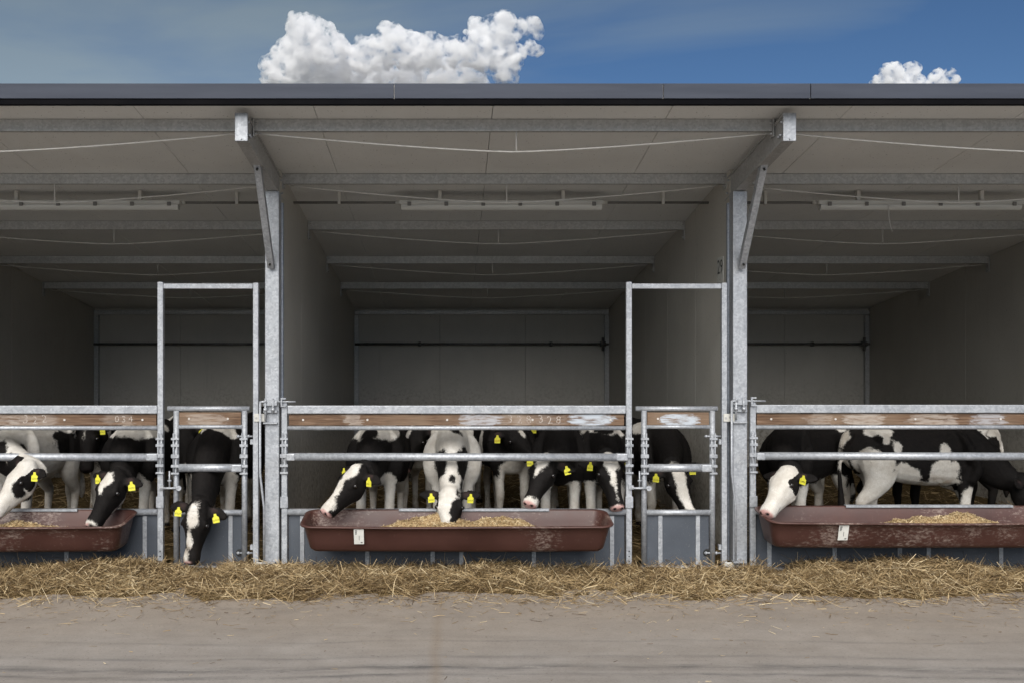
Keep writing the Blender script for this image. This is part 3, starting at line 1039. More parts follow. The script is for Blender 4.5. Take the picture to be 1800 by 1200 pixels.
def trough(cx, ztop, label, strip, sticker_px, feed):
    yf, yb = 7.20, 7.655
    cy, hb = (yf + yb) / 2, (yb - yf) / 2
    g = empty('feed_trough', (cx, cy, 0))
    tag(g, label, 'trough', 'brown feed troughs')
    zbm = ztop - 0.205
    rings = [  # half length, half width, z, radius, y shift, tilt of the back
        (0.95, hb - 0.17, zbm, 0.03, 0.02, 0), (1.06, hb - 0.105, zbm + 0.004, 0.05, 0.02, 0), (1.085, hb - 0.085, zbm + 0.025, 0.06, 0.02, 0.05),
        (1.125, hb - 0.03, ztop - 0.025, 0.085, 0.005, 0.9), (1.13, hb - 0.022, ztop - 0.014, 0.09, 0, 1), (1.148, hb - 0.004, ztop - 0.013, 0.10, 0, 1), (1.15, hb, ztop - 0.006, 0.10, 0, 1),
        (1.146, hb - 0.003, ztop, 0.10, 0, 1), (1.125, hb - 0.022, ztop, 0.09, 0, 1), (1.115, hb - 0.03, ztop - 0.008, 0.085, 0.003, 1),
        (1.072, hb - 0.095, zbm + 0.035, 0.06, 0.02, 0.05), (1.045, hb - 0.115, zbm + 0.016, 0.05, 0.02, 0), (0.95, hb - 0.17, zbm + 0.012, 0.03, 0.02, 0)]
    v, f = [], []
    n = None
    SUB = 3
    rr_all = []
    for i in range(len(rings) - 1):
        r0, r1 = np.array(rings[i]), np.array(rings[i + 1])
        for q in range(SUB if np.linalg.norm(r1 - r0) > 0.1 else 1):
            qq = q / (SUB if np.linalg.norm(r1 - r0) > 0.1 else 1)
            rr_all.append(r0 * (1 - qq) + r1 * qq)
    rr_all.append(np.array(rings[-1]))
    for (a, b, z, rad, ysh, tl) in rr_all:
        base = rr(a, b, rad)
        # extra points along the long sides so that the plastic can bow a little
        pts = []
        for i, p in enumerate(base):
            q = base[(i + 1) % len(base)]
            L_ = math.hypot(q[0] - p[0], q[1] - p[1])
            pts.append(p)
            if L_ > 0.8:
                for k in range(1, 12): pts.append((p[0] + (q[0] - p[0]) * k / 12, p[1] + (q[1] - p[1]) * k / 12))
            elif True and i in (6, 20):
                for k in range(1, 3): pts.append((p[0] + (q[0] - p[0]) * k / 3, p[1] + (q[1] - p[1]) * k / 3))
        n = len(pts)
        for (px_, py_) in pts:
            u = (py_ + hb) / (2 * hb)
            bow = 0.006 * math.sin(px_ * 2.1 + cx * 3) + 0.004 * math.sin(px_ * 5.3 + cx)
            front = 1 - u
            v.append((cx + px_, cy + ysh + py_ - front * bow, z + tl * 0.055 * u + tl * 0.5 * bow * front - 0.006 * front * (1 - (px_ / 1.15) ** 2)))
    NR = len(rr_all)
    for i in range(NR - 1):
        for k in range(n):
            f.append((i * n + k, i * n + (k + 1) % n, (i + 1) * n + (k + 1) % n, (i + 1) * n + k))
    f.append(tuple(reversed(range(n))))
    f.append(tuple((NR - 1) * n + k for k in range(n)))
    m = MB(); m.add(v, f, True)
    m.build('tub', M['trough'], g)
    if strip:
        m = MB()
        m.prism([(yb - 0.041, ztop + 0.0615), (yb - 0.041, ztop + 0.044), (yb - 0.036, ztop + 0.044), (yb - 0.036, ztop + 0.0565), (yb + 0.002, ztop + 0.0565), (yb + 0.002, ztop + 0.0615)], strip[0], strip[1])
        m.build('clamp_strip', M['galv'], g, 0.001, 1)
    if sticker_px is not None:
        xs_ = sticker_px
        def onf(u, h):       # point on the sloping front, h down from the rim
            return (xs_ + u, yf + 0.022 + h * 0.30, ztop - 0.02 - h)
        m = MB()
        vv = [onf(-0.036, 0.0), onf(0.036, 0.0), onf(0.036, 0.115), onf(-0.036, 0.115)]
        vv = [(a, b - 0.006, c) for a, b, c in vv] + [(a, b - 0.0045, c) for a, b, c in vv]
        m.add(vv, [(0, 3, 2, 1), (4, 5, 6, 7), (0, 1, 5, 4), (1, 2, 6, 5), (2, 3, 7, 6), (3, 0, 4, 7)])
        lb = m.build('paper_label', M['paper'], g)
        m = MB()
        for (u0, u1, h0, h1) in [(-0.028, -0.012, 0.008, 0.018), (-0.028, -0.014, 0.021, 0.034), (-0.028, -0.016, 0.037, 0.043), (0.0, 0.004, 0.05, 0.085), (0.012, 0.026, 0.098, 0.108)]:
            q = [onf(u0, h0), onf(u1, h0), onf(u1, h1), onf(u0, h1)]
            m.add([(a, b - 0.0068, c) for a, b, c in q], [(0, 3, 2, 1)])
        m.build('print', M['print'], lb)
    # feed heaped in the trough
    x0, x1, hf = feed
    nx, ny = 150, 26
    vv = np.zeros((nx, ny, 3))
    for i in range(nx):
        for j in range(ny):
            u, w_ = i / (nx - 1), j / (ny - 1)
            x = cx - 1.03 + u * 2.06
            y = cy - 0.11 + w_ * 0.25
            bell = max(0.0, 1 - abs((x - (x0 + x1) / 2) / ((x1 - x0) / 2)) ** 2.2)
            edge = max(0, 1 - abs(2 * w_ - 1) ** 4)
            h = hf * bell ** 0.4 * (0.35 + 0.65 * edge) * (0.8 + 0.5 * mnoise.noise((x * 4, y * 7, cx)))
            h += 0.012 * mnoise.noise((x * 14, y * 14, cx + 5)) * (1 if bell > 0 else 0.3)
            vv[i, j] = (x, y, zbm + 0.045 + max(h, 0.0))
    idx = np.arange(nx * ny).reshape(nx, ny)
    fl = np.stack([idx[:-1, :-1], idx[1:, :-1], idx[1:, 1:], idx[:-1, 1:]], -1).reshape(-1)
    fo = raw_mesh('feed', vv.reshape(-1, 3), fl, 4, M['feed'])
    # loose flakes and stalks on the heap
    N = 5200
    rx = rng.uniform(x0, x1, N); ii = np.clip(((rx - cx + 1.03) / 2.06 * (nx - 1)).astype(int), 0, nx - 1)
    jj = rng.integers(0, ny, N)
    base = vv[ii, jj]
    return g, fo, base


def strands(name, base, length, width, tilt, mat, tone=(0.2, 1.0), bend=0.25, parent=None, up=0.0):
    """many flat bent stalks in one mesh"""
    N = len(base)
    L = rng.uniform(length[0], length[1], N) * rng.choice([0.6, 1.0, 1.0, 1.3], N)
    W = rng.uniform(width[0], width[1], N)
    th = rng.uniform(0, 2 * np.pi, N)
    ph = rng.normal(up, tilt, N)
    d = np.stack([np.cos(th) * np.cos(ph), np.sin(th) * np.cos(ph), np.sin(ph)], 1)
    side = np.cross(d, rng.normal(0, 1, (N, 3)))
    side /= np.linalg.norm(side, axis=1)[:, None] + 1e-9
    bv = np.cross(d, side) * (rng.normal(0, bend, N) * L)[:, None]
    c = base + np.array([0, 0, 0.004])
    p0 = c - d * (L / 2)[:, None]
    p2 = c + d * (L / 2)[:, None]
    p1 = c + bv * 0.5
    lowz = np.minimum(p0[:, 2], p2[:, 2])
    fix = np.clip(0.004 - lowz, 0, None)
    for p in (p0, p1, p2): p[:, 2] += fix
    ws = side * (W / 2)[:, None]
    V = np.stack([p0 - ws, p0 + ws, p1 - ws, p1 + ws, p2 - ws * .7, p2 + ws * .7], 1).reshape(-1, 3)
    o = (np.arange(N) * 6)[:, None]
    Fq = np.concatenate([o + np.array([[0, 1, 3, 2]]), o + np.array([[2, 3, 5, 4]])], 1).reshape(-1)
    ob = raw_mesh(name, V, Fq, 4, mat, parent, False)
    clump = vnoise(base * [2.2, 5, 5]) * 0.14 + vnoise(base * [8, 14, 14]) * 0.14
    tn = np.repeat(np.clip(rng.normal((tone[0] + tone[1]) / 2, (tone[1] - tone[0]) / 3, N) + clump, 0, 1), 6).astype(np.float32)
    at = ob.data.attributes.new('tone', 'FLOAT', 'POINT')
    at.data.foreach_set('value', tn)
    return ob


TR = [(0.041 + 0.04 - PITCH, 0.432, 'brown plastic feed trough at the left edge, a calf resting its muzzle over it', (-4.4, -2.86), None, (-4.4, -2.72, 0.185), 'left'),
      (0.041, 0.434, 'brown plastic feed trough with a white calf eating from it', (-0.40, 0.75), gx(631) * 7.24 / G, (-0.68, 0.88, 0.195), 'middle'),
      (3.455, 0.462, 'brown plastic feed trough running out of the photo at the right', (3.02, 4.30), gx(1482) * 7.24 / G, (2.95, 4.20, 0.175), 'right')]
for (cx, zt, lab, strip, stk, feed, wh) in TR:
    g_, fo, base = trough(cx, zt, lab, strip, stk, feed)
    tag(fo, 'heap of golden grain feed lying in the %s trough' % wh, 'feed', None, 'stuff')
    fl = strands('feed_flakes', base, (0.008, 0.03), (0.002, 0.006), 0.5, M['straw'], (0.35, 1.0), 0.2, fo)

# ------------------------------------------------------------------ straw in front of the gates, bedding behind


def bank_h(x, y):
    lump = 0.45 + 0.95 * mnoise.noise((x * 1.3, 3.1, 0)) + 0.75 * mnoise.noise((x * 3.4, y * 2.2, 0)) + 0.5 * mnoise.noise((x * 8.0, y * 5.0, 1))
    side = 0.012 + 0.056 * max(0, min(1.5, lump))
    # the taller tufts of the photograph
    for (px, amp, wd) in ((215, 0.075, 0.22), (140, 0.05, 0.2), (400, 0.055, 0.14), (40, 0.02, 0.25), (720, 0.02, 0.3), (860, 0.025, 0.3), (1455, 0.06, 0.12), (1575, 0.075, 0.24), (1680, 0.05, 0.25), (1000, -0.01, 0.2), (1380, -0.035, 0.15), (575, -0.03, 0.12)):
        xc = (px - 793) * 7.3 / F
        side += amp * math.exp(-((x - xc) / wd) ** 2)
    front = 6.90 + 0.17 * mnoise.noise((x * 0.8, 1.7, 0)) + 0.16 * mnoise.noise((x * 2.6, 5.7, 0)) + 0.07 * mnoise.noise((x * 9, 2.7, 0)) + 0.05 * max(0, (x - 1.5)) - 0.02
    c = 7.36
    if y < c:
        u = (y - front) / (c - front)
        if u <= 0: return 0.0
        pr = math.sin(min(1, u) * math.pi / 2) ** 0.8
    else:
        pr = max(0.35, 1 - (y - c) * 1.6)
    fine = 0.022 * mnoise.noise((x * 7, y * 7, 2)) + 0.014 * mnoise.noise((x * 16, y * 16, 4))
    return max(0.0, side * pr + fine * min(1, pr * 2))


X0, X1 = -6.2, 7.0
nx, ny = 700, 50
gxv = np.linspace(X0, X1, nx)
gyv = np.linspace(6.62, 7.69, ny)
H = np.array([[bank_h(x, y) for y in gyv] for x in gxv])
V = np.stack(np.broadcast_arrays(gxv[:, None], gyv[None, :], H - 0.008), -1).reshape(-1, 3)
idx = np.arange(nx * ny).reshape(nx, ny)
fl = np.stack([idx[:-1, :-1], idx[1:, :-1], idx[1:, 1:], idx[:-1, 1:]], -1).reshape(-1)
bank = raw_mesh('straw_bank', V, fl, 4, M['litter'])
tag(bank, 'long low bank of loose golden straw lying along the foot of the gates', 'straw', None, 'stuff')
N = 95000
sx = rng.uniform(X0, X1, N * 3)
sy = rng.uniform(6.66, 7.68, N * 3)
ii = np.clip(((sx - X0) / (X1 - X0) * (nx - 1)).round().astype(int), 0, nx - 1)
jj = np.clip(((sy - 6.62) / (7.69 - 6.62) * (ny - 1)).round().astype(int), 0, ny - 1)
sh = H[ii, jj]
keep = (sh > 0.03) | ((sh > 0.006) & (rng.random(N * 3) < 0.55)) | (rng.random(N * 3) < 0.03)
sx, sy, sh = sx[keep][:N], sy[keep][:N], sh[keep][:N]
base = np.stack([sx, sy, sh + rng.uniform(-0.012, 0.02, len(sx))], 1)
ob = strands('straw_stalks', base, (0.04, 0.19), (0.0018, 0.0044), 0.36, M['straw'], (0.02, 0.85), 0.32, bank)
# stalks and crumbs scattered over the concrete
N = 4200
dd = rng.exponential(0.22, N)
base = np.stack([rng.uniform(X0, X1, N), 6.92 - dd, np.full(N, 0.003)], 1)
base = base[base[:, 1] > 1.0]
strands('scattered_stalks', base, (0.01, 0.09), (0.0014, 0.0034), 0.05, M['straw'], (0.0, 0.8), 0.15, bank)
N = 900
base = np.stack([rng.uniform(X0, X1, N), rng.uniform(3.0, 6.8, N), np.full(N, 0.003)], 1)
strands('scattered_chaff', base, (0.006, 0.045), (0.001, 0.003), 0.05, M['straw'], (0.0, 0.8), 0.1, bank)

nx, ny = 160, 70
bx = np.linspace(COLX[0] + 0.04, COLX[3] - 0.04, nx)
by = np.linspace(7.735, BACK - 0.01, ny)
V = np.array([[(x, y, 0.075 + 0.05 * mnoise.noise((x * 1.7, y * 1.7, 9)) + 0.02 * mnoise.noise((x * 6, y * 6, 3))) for y in by] for x in bx]).reshape(-1, 3)
idx = np.arange(nx * ny).reshape(nx, ny)
fl = np.stack([idx[:-1, :-1], idx[1:, :-1], idx[1:, 1:], idx[:-1, 1:]], -1).reshape(-1)
bed = raw_mesh('straw_bedding', V, fl, 4, M['litter'])
tag(bed, 'trodden brown straw bedding on the floor of the pens', 'bedding', None, 'stuff')
N = 14000
base = np.stack([rng.uniform(COLX[0] + 0.15, COLX[3] - 0.15, N), rng.uniform(7.85, 13.6, N), rng.uniform(0.06, 0.13, N)], 1)
strands('bedding_stalks', base, (0.06, 0.24), (0.003, 0.006), 0.3, M['straw'], (0.0, 0.7), 0.2, bed)

# ------------------------------------------------------------------ calves


def spline(pts, n):
    """Catmull-Rom through rows of pts, n samples per span"""
    pts = np.asarray(pts, float)
    q = np.vstack([2 * pts[0] - pts[1], pts, 2 * pts[-1] - pts[-2]])
    o = []
    for i in range(1, len(q) - 2):
        for k in range(n):
            t = k / n
            o.append(0.5 * ((2 * q[i]) + (-q[i - 1] + q[i + 1]) * t + (2 * q[i - 1] - 5 * q[i] + 4 * q[i + 1] - q[i + 2]) * t * t + (-q[i - 1] + 3 * q[i] - 3 * q[i + 1] + q[i + 2]) * t ** 3))
    o.append(pts[-1])
    return np.array(o)


class Loft:
    def __init__(s): s.v, s.f = [], []

    def add(s, rows, up, n=16, sub=4, power=2.0):
        """rows: x, y, z, half width, half height; up: direction of the height axis"""
        r = spline(rows, sub)
        c = r[:, :3]
        d = np.gradient(c, axis=0)
        d /= np.linalg.norm(d, axis=1)[:, None] + 1e-9
        u = np.asarray(up, float)
        u = np.broadcast_to(u, c.shape) if u.ndim == 1 else u
        a = np.cross(d, u); a /= np.linalg.norm(a, axis=1)[:, None] + 1e-9
        b = np.cross(a, d)
        th = np.linspace(0, 2 * np.pi, n, endpoint=False)
        ct, st = np.cos(th), np.sin(th)
        e = 2.0 / power
        ct, st = np.sign(ct) * abs(ct) ** e, np.sign(st) * abs(st) ** e
        wv = np.clip(r[:, 3], 0.004, None)[:, None, None]
        hv = np.clip(r[:, 4], 0.004, None)[:, None, None]
        V = c[:, None, :] + a[:, None, :] * ct[None, :, None] * wv + b[:, None, :] * st[None, :, None] * hv
        o = len(s.v)
        s.v += [tuple(p) for p in V.reshape(-1, 3)]
        m = len(c)
        for i in range(m - 1):
            for k in range(n):
                k2 = (k + 1) % n
                s.f.append((o + i * n + k, o + (i + 1) * n + k, o + (i + 1) * n + k2, o + i * n + k2))
        s.f.append(tuple(o + k for k in range(n)))
        s.f.append(tuple(o + (m - 1) * n + k for k in reversed(range(n))))


eye_me = None
tag_me = None
TAGW, TAGH = 0.050, 0.069


def tag_mesh():
    out = [(-.5, -1), (.5, -1), (.5, -.42), (.22, -.26), (.17, 0), (-.17, 0), (-.22, -.26), (-.5, -.42)]
    v = [(x * TAGW, 0.0015 * k, z * TAGH) for k in (-1, 1) for x, z in out]
    n = len(out)
    f = [tuple(range(n)), tuple(reversed(range(n, 2 * n)))] + [(i, i + n, (i + 1) % n + n, (i + 1) % n) for i in range(n)]
    me = bpy.data.meshes.new('ear_tag'); me.from_pydata(v, [], f); me.update()
    me.materials.append(M['tag'])
    return me


def uv_sphere(r, n=12, m=8):
    v, f = [(0, 0, r)], []
    for i in range(1, m):
        for k in range(n):
            a, b = math.pi * i / m, 2 * math.pi * k / n
            v.append((r * math.sin(a) * math.cos(b), r * math.sin(a) * math.sin(b), r * math.cos(a)))
    v.append((0, 0, -r))
    for k in range(n): f.append((0, 1 + k, 1 + (k + 1) % n))
    for i in range(m - 2):
        for k in range(n):
            f.append((1 + i * n + k, 1 + (i + 1) * n + k, 1 + (i + 1) * n + (k + 1) % n, 1 + i * n + (k + 1) % n))
    e = 1 + (m - 2) * n
    for k in range(n): f.append((e + k, len(v) - 1, e + (k + 1) % n))
    return v, f


def calf(label, x, y, yaw, poll, muz, hint, body, head, base='B', tags='LR', num='53539', nose='pink', scale=1.03, voxel=0.0095,
         ears=(0.0, 0.0), tail=0.1, stain=0.0, leg=(0, 0, 0, 0), group='Holstein calves'):
    """x, y: ground point under the trunk; yaw 0 faces the camera, positive turns to the right of the picture.
    poll / muz: world points of the crown and the muzzle. body / head: coat patches (colour, centre, radii)."""
    global eye_me, tag_me
    S = scale
    zg = 0.075
    yw = R(yaw)
    fwd = np.array([math.sin(yw), -math.cos(yw), 0.0])
    lft = np.array([math.cos(yw), math.sin(yw), 0.0])
    upv = np.array([0, 0, 1.0])
    org = np.array([x, y, zg])
    B = np.stack([fwd, lft, upv], 1)                 # body local -> world

    def W(p): return org + (np.asarray(p, float) * S) @ B.T
    def Lc(p): return ((np.asarray(p, float) - org) @ B) / S
    lo = Loft()
    # trunk
    lo.add([(-.60, 0, .83, .045, .07), (-.56, 0, .81, .095, .13), (-.47, 0, .78, .145, .185), (-.33, 0, .765, .170, .21), (-.10, 0, .74, .190, .235),
            (.12, 0, .735, .182, .245), (.28, 0, .745, .158, .245), (.38, 0, .755, .135, .215), (.46, 0, .75, .10, .155), (.52, 0, .735, .05, .075)], (0, 0, 1), 20, 4, 2.25)
    # hip bones and tail head, withers
    lo.add([(-.60, 0, .885, .03, .025), (-.45, 0, .955, .05, .03), (-.2, 0, .955, .05, .03), (.1, 0, .96, .05, .035), (.28, 0, .985, .05, .04), (.40, 0, .96, .045, .04)], (0, 0, 1), 10, 3)
    for sy in (-1, 1):
        lo.add([(-.42, sy * .06, .93, .03, .03), (-.36, sy * .135, .90, .045, .05), (-.30, sy * .14, .84, .04, .04)], (0, 0, 1), 10, 3)
        # shoulder
        lo.add([(.24, sy * .07, .95, .05, .03), (.31, sy * .125, .80, .10, .05), (.36, sy * .135, .66, .095, .055), (.32, sy * .13, .55, .065, .05)], (1, 0, 0), 12, 3)
        l0 = leg[0 if sy > 0 else 1]
        lo.add([(.33, sy * .12, .66, .075, .09), (.31 + l0 * .3, sy * .12, .53, .052, .066), (.315 + l0 * .6, sy * .115, .42, .040, .047), (.325 + l0, sy * .113, .325, .040, .042), (.32 + l0, sy * .112, .285, .034, .034),
                (.315 + l0 * .9, sy * .112, .18, .026, .027), (.315 + l0 * .85, sy * .112, .10, .031, .033), (.335 + l0 * .85, sy * .112, .05, .033, .036), (.35 + l0 * .85, sy * .112, .0, .042, .047)], (1, 0, 0), 12, 3)
        l1 = leg[2 if sy > 0 else 3]
        lo.add([(-.38, sy * .10, .80, .11, .15), (-.36, sy * .125, .68, .10, .16), (-.36 + l1 * .3, sy * .13, .56, .075, .125), (-.41 + l1 * .6, sy * .125, .45, .048, .075), (-.475 + l1, sy * .12, .37, .038, .052),
                (-.465 + l1, sy * .12, .28, .031, .038), (-.445 + l1, sy * .12, .16, .028, .031), (-.44 + l1, sy * .12, .10, .032, .035), (-.42 + l1, sy * .12, .05, .034, .037), (-.405 + l1, sy * .12, .0, .043, .048)], (1, 0, 0), 12, 3)
    lo.add([(-.585, 0, .90, .028, .028), (-.625, tail * .3, .80, .020, .022), (-.64, tail * .6, .62, .017, .018), (-.635, tail, .46, .022, .022), (-.63, tail * 1.05, .34, .03, .03), (-.63, tail, .27, .008, .008)], (1, 0, 0), 8, 3)
    # head frame (all in body units)
    pl, mz = Lc(poll), Lc(muz)
    u = mz - pl; u /= np.linalg.norm(u)
    hn = np.asarray(hint, float) @ B                 # world hint -> body axes
    hn = hn - u * np.dot(hn, u); hn /= np.linalg.norm(hn)
    sd_ = np.cross(hn, u)                            # towards the calf's left side
    HL = 0.415
    # neck
    sh = np.array([.24, 0, .80])
    nb = pl - u * 0.02 - hn * 0.045
    ln = np.linalg.norm(nb - sh)
    c1 = sh + np.array([.46, 0, -.07]) * ln
    back = np.array([nb[0] - sh[0], nb[1], 0.0]); back /= np.linalg.norm(back) + 1e-9
    lowered = np.clip((0.70 - pl[2]) / 0.3, 0, 1)
    c2 = nb - back * 0.30 * ln * (1 - 0.5 * lowered) + np.array([0, 0, 0.0 + 0.05 * lowered]) * ln
    rows = []
    for k in range(7):
        t_ = k / 6
        p = (1 - t_) ** 3 * sh + 3 * (1 - t_) ** 2 * t_ * c1 + 3 * (1 - t_) * t_ * t_ * c2 + t_ ** 3 * nb
        rows.append((*p, .150 + (.068 - .150) * t_ ** 0.9, .225 + (.094 - .225) * t_ ** 0.75))
    ctr = spline(rows, 4)[:, :3]
    tt = np.linspace(0, 1, len(ctr))[:, None]
    upn = np.array([0.25, 0, 1.0]) * (1 - tt) + hn * tt
    upn = upn / np.linalg.norm(upn, axis=1)[:, None]
    lo.add(rows, upn, 18, 4, 2.1)
    # dewlap
    H = lambda t_, s_, n_: pl + u * (t_ * HL) + sd_ * s_ + hn * n_
    # skull and face
    rows = [(-.10, -.02, .035, .04), (-.05, -.012, .058, .062), (.03, -.006, .074, .076), (.15, -.012, .083, .088), (.28, -.02, .088, .097), (.36, -.022, .084, .096), (.48, -.024, .069, .086),
            (.62, -.022, .056, .071), (.76, -.018, .050, .058), (.87, -.014, .054, .054), (.94, -.013, .054, .049), (.985, -.013, .046, .040), (1.01, -.013, .028, .024)]
    lo.add([(*H(a, 0, b * 1.08), c_ * 1.09, d_ * 1.08) for a, b, c_, d_ in rows], hn, 20, 3, 2.35)
    # brow, nose pad, lips and jaw
    for s_ in (-1, 1):
        lo.add([(*H(.20, s_ * .06, .045), .016, .016), (*H(.30, s_ * .077, .042), .024, .019), (*H(.40, s_ * .066, .030), .014, .014)], hn, 8, 2)
        lo.add([(*H(.20, s_ * .045, -.085), .022, .022), (*H(.36, s_ * .048, -.095), .03, .026), (*H(.52, s_ * .03, -.085), .02, .018)], hn, 8, 2)
        lo.add([(*H(.90, s_ * .022, .012), .012, .012), (*H(.965, s_ * .027, .012), .021, .017), (*H(1.005, s_ * .022, .004), .012, .012)], hn, 8, 2)
        # ear: a flat leaf, cupped forward
        dr = ears[0 if s_ > 0 else 1]
        root = H(.045, s_ * .066, .004)
        sdw = (np.array([0, 0, -1.0]))
        ed = sd_ * s_ * 0.95 - u * .12 + sdw * (0.16 + dr) - hn * 0.05
        ed /= np.linalg.norm(ed)
        er = []
        for (q, wd) in ((0, .022), (.22, .040), (.5, .052), (.75, .042), (.93, .020), (1.0, .007)):
            p = root + ed * (q * .165)
            er.append((*p, wd, .0115))
        fn = hn * 0.85 + u * 0.1 + upv * 0.25
        fn = fn - ed * np.dot(fn, ed); fn /= np.linalg.norm(fn)
        lo.add(er, fn, 12, 3)
    lo.add([(*H(.62, 0, -.078), .03, .02), (*H(.80, 0, -.066), .033, .02), (*H(.90, 0, -.056), .030, .019), (*H(.945, 0, -.046), .018, .014)], hn, 10, 3)
    # crown tuft
    lo.add([(*H(-.06, 0, .03), .03, .02), (*H(.01, 0, .062), .05, .022), (*H(.09, 0, .072), .04, .015)], hn, 10, 2)

    V = np.array(lo.v) * S
    me = bpy.data.meshes.new('calf')
    me.from_pydata([tuple(p) for p in V], [], lo.f)
    ob = bpy.data.objects.new('calf_tmp', me)
    COL.objects.link(ob)
    md = ob.modifiers.new('r', 'REMESH'); md.mode = 'VOXEL'; md.voxel_size = voxel * S
    sm_ = ob.modifiers.new('s', 'SMOOTH'); sm_.factor = 0.5; sm_.iterations = 4
    dg = bpy.context.evaluated_depsgraph_get()
    fin = bpy.data.meshes.new_from_object(ob.evaluated_get(dg))
    bpy.data.objects.remove(ob); bpy.data.meshes.remove(me)
    fin.name = 'calf'
    nv = len(fin.vertices)
    co = np.empty(nv * 3, np.float32); fin.vertices.foreach_get('co', co)
    p = co.reshape(-1, 3) / S
    fin.polygons.foreach_set('use_smooth', np.full(len(fin.polygons), True))
    # coat field: > 0 is white
    hp = np.stack([(p - pl) @ u / HL, (p - pl) @ sd_, (p - pl) @ hn], 1)
    inhead = (hp[:, 0] > -0.12) & (hp[:, 0] < 1.1) & (np.abs(hp[:, 1]) < .26) & (hp[:, 2] > -.17) & (hp[:, 2] < .13)
    onear = inhead & (np.abs(hp[:, 1]) > 0.083) & (hp[:, 0] < 0.35)
    wob = np.stack([vnoise(p * 10 + [x * 30, y * 7, 0]), vnoise(p * 24 + [0, x * 40, 0])], 1) * 0.8
    f = np.full(nv, -0.25 if base == 'B' else 0.25)

    def paint(f, P_, lst, mask=None):
        for (cl, c_, r_) in lst:
            d = 1 - np.sqrt((((P_ - np.array(c_)) / np.array(r_)) ** 2).sum(1))
            d = d * min(r_) * 1.3 + wob[:, 0] * 0.035 + wob[:, 1] * 0.014
            nf = np.maximum(f, d) if cl == 'W' else np.minimum(f, -d)
            f = np.where(mask, nf, f) if mask is not None else nf
        return f
    f = paint(f, p, body)
    hb_ = [(c, tuple(cc), tuple(rr_)) for c, cc, rr_ in head if c in 'WB']
    hq = hp.copy(); hq[:, 0] *= HL
    hb2 = [(c, (cc[0] * HL, cc[1], cc[2]), (rr_[0] * HL, rr_[1], rr_[2])) for c, cc, rr_ in hb_]
    f = paint(f, hq, hb2, inhead & ~onear)
    for c, cc, rr_ in head:
        if c == 'E': f = np.where(onear & (np.sign(hp[:, 1]) == np.sign(cc[1])), -0.2 if cc[0] < 0 else 0.2, f)
    # hooves dark, muzzle pad, nostrils, inside of the ears
    dark = np.clip((0.06 - p[:, 2]) * 60, 0, 1) * (np.abs(p[:, 1]) < .3)
    mzd = np.sqrt(((hp[:, 0] - 1.0) / .11) ** 2 + (hp[:, 1] / .06) ** 2 + ((hp[:, 2] + .012) / .055) ** 2)
    pink = np.clip((1.05 - mzd) * 5, 0, 1) * inhead
    if nose == 'dark':
        dark = np.maximum(dark, pink); pink = pink * 0
    elif nose == 'mix':
        dk = np.clip((hp[:, 1] * 40 + wob[:, 0] * 1.2), 0, 1)
        dark = np.maximum(dark, pink * dk); pink = pink * (1 - dk)
    for s_ in (-1, 1):
        nd = np.sqrt(((hp[:, 0] - 1.0) / .045) ** 2 + ((hp[:, 1] - s_ * .027) / .013) ** 2 + ((hp[:, 2] - .010) / .013) ** 2)
        dark = np.maximum(dark, np.clip((1.15 - nd) * 4, 0, 1) * inhead)
    # mouth line
    ml = np.exp(-((hp[:, 2] + .048 - (1 - hp[:, 0]) * 0.04) / .004) ** 2) * (hp[:, 0] > .72) * (hp[:, 0] < 1.0) * inhead * 0.7
    dark = np.maximum(dark, ml)
    er_in = np.clip(1.1 - np.sqrt(((hp[:, 0] - .02) / .09) ** 2 + ((np.abs(hp[:, 1]) - .125) / .035) ** 2) * 1.0, 0, 1) * onear * (hp[:, 2] > -0.0) * 0.06
    pink = np.maximum(pink, er_in)
    stn = np.clip((0.42 - p[:, 2]) * 2.0, 0.0, .6) + 0.12 + 0.3 * np.clip(-.38 - p[:, 0], 0, .2) / .2 + stain * np.clip(1.2 - np.sqrt(((p[:, 0] - .05) / .25) ** 2 + ((p[:, 2] - .5) / .09) ** 2), 0, 1)
    for nm, arr in (('coat', f), ('pink', pink), ('dark', dark), ('stain', np.clip(stn, 0, 1))):
        at = fin.attributes.new(nm, 'FLOAT', 'POINT'); at.data.foreach_set('value', arr.astype(np.float32))
    fin.materials.clear(); fin.materials.append(M['coat'])
    root = bpy.data.objects.new('calf', fin)
    COL.objects.link(root)
    root.matrix_world = Matrix(((B[0, 0], B[0, 1], B[0, 2], org[0]), (B[1, 0], B[1, 1], B[1, 2], org[1]), (B[2, 0], B[2, 1], B[2, 2], org[2]), (0, 0, 0, 1)))
    tag(root, label, 'calf', group)
    # short coat: one small blade per hair tuft, lying with the growth of the coat
    if voxel < 0.0118:
        no = np.empty(nv * 3, np.float32); fin.vertices.foreach_get('normal', no); no = no.reshape(-1, 3)
        wgt = 1.0 + 1.6 * inhead + 0.8 * (p[:, 0] > .1)
        NH = 15000
        sel = rng.choice(nv, NH, p=wgt / wgt.sum())
        flow = np.where(inhead[sel][:, None], -u[None, :], np.array([[-.8, 0, -.6]])) + rng.normal(0, .35, (NH, 3))
        n_ = no[sel]
        flow = flow - n_ * (flow * n_).sum(1)[:, None]
        flow /= np.linalg.norm(flow, axis=1)[:, None] + 1e-9
        d_ = flow + n_ * rng.uniform(.12, .45, NH)[:, None]
        sdv = np.cross(n_, flow) * rng.uniform(.0009, .0017, NH)[:, None]
        Lh = rng.uniform(.008, .019, NH)[:, None] * np.where(inhead[sel], .7, 1.0)[:, None]
        b0 = p[sel] * S - n_ * 0.001 + rng.normal(0, .0025, (NH, 3))
        HV = np.stack([b0 - sdv, b0 + sdv, b0 + d_ * Lh], 1).reshape(-1, 3)
        ho = raw_mesh('hair', HV, np.arange(NH * 3), 3, M['coat'], root, False)
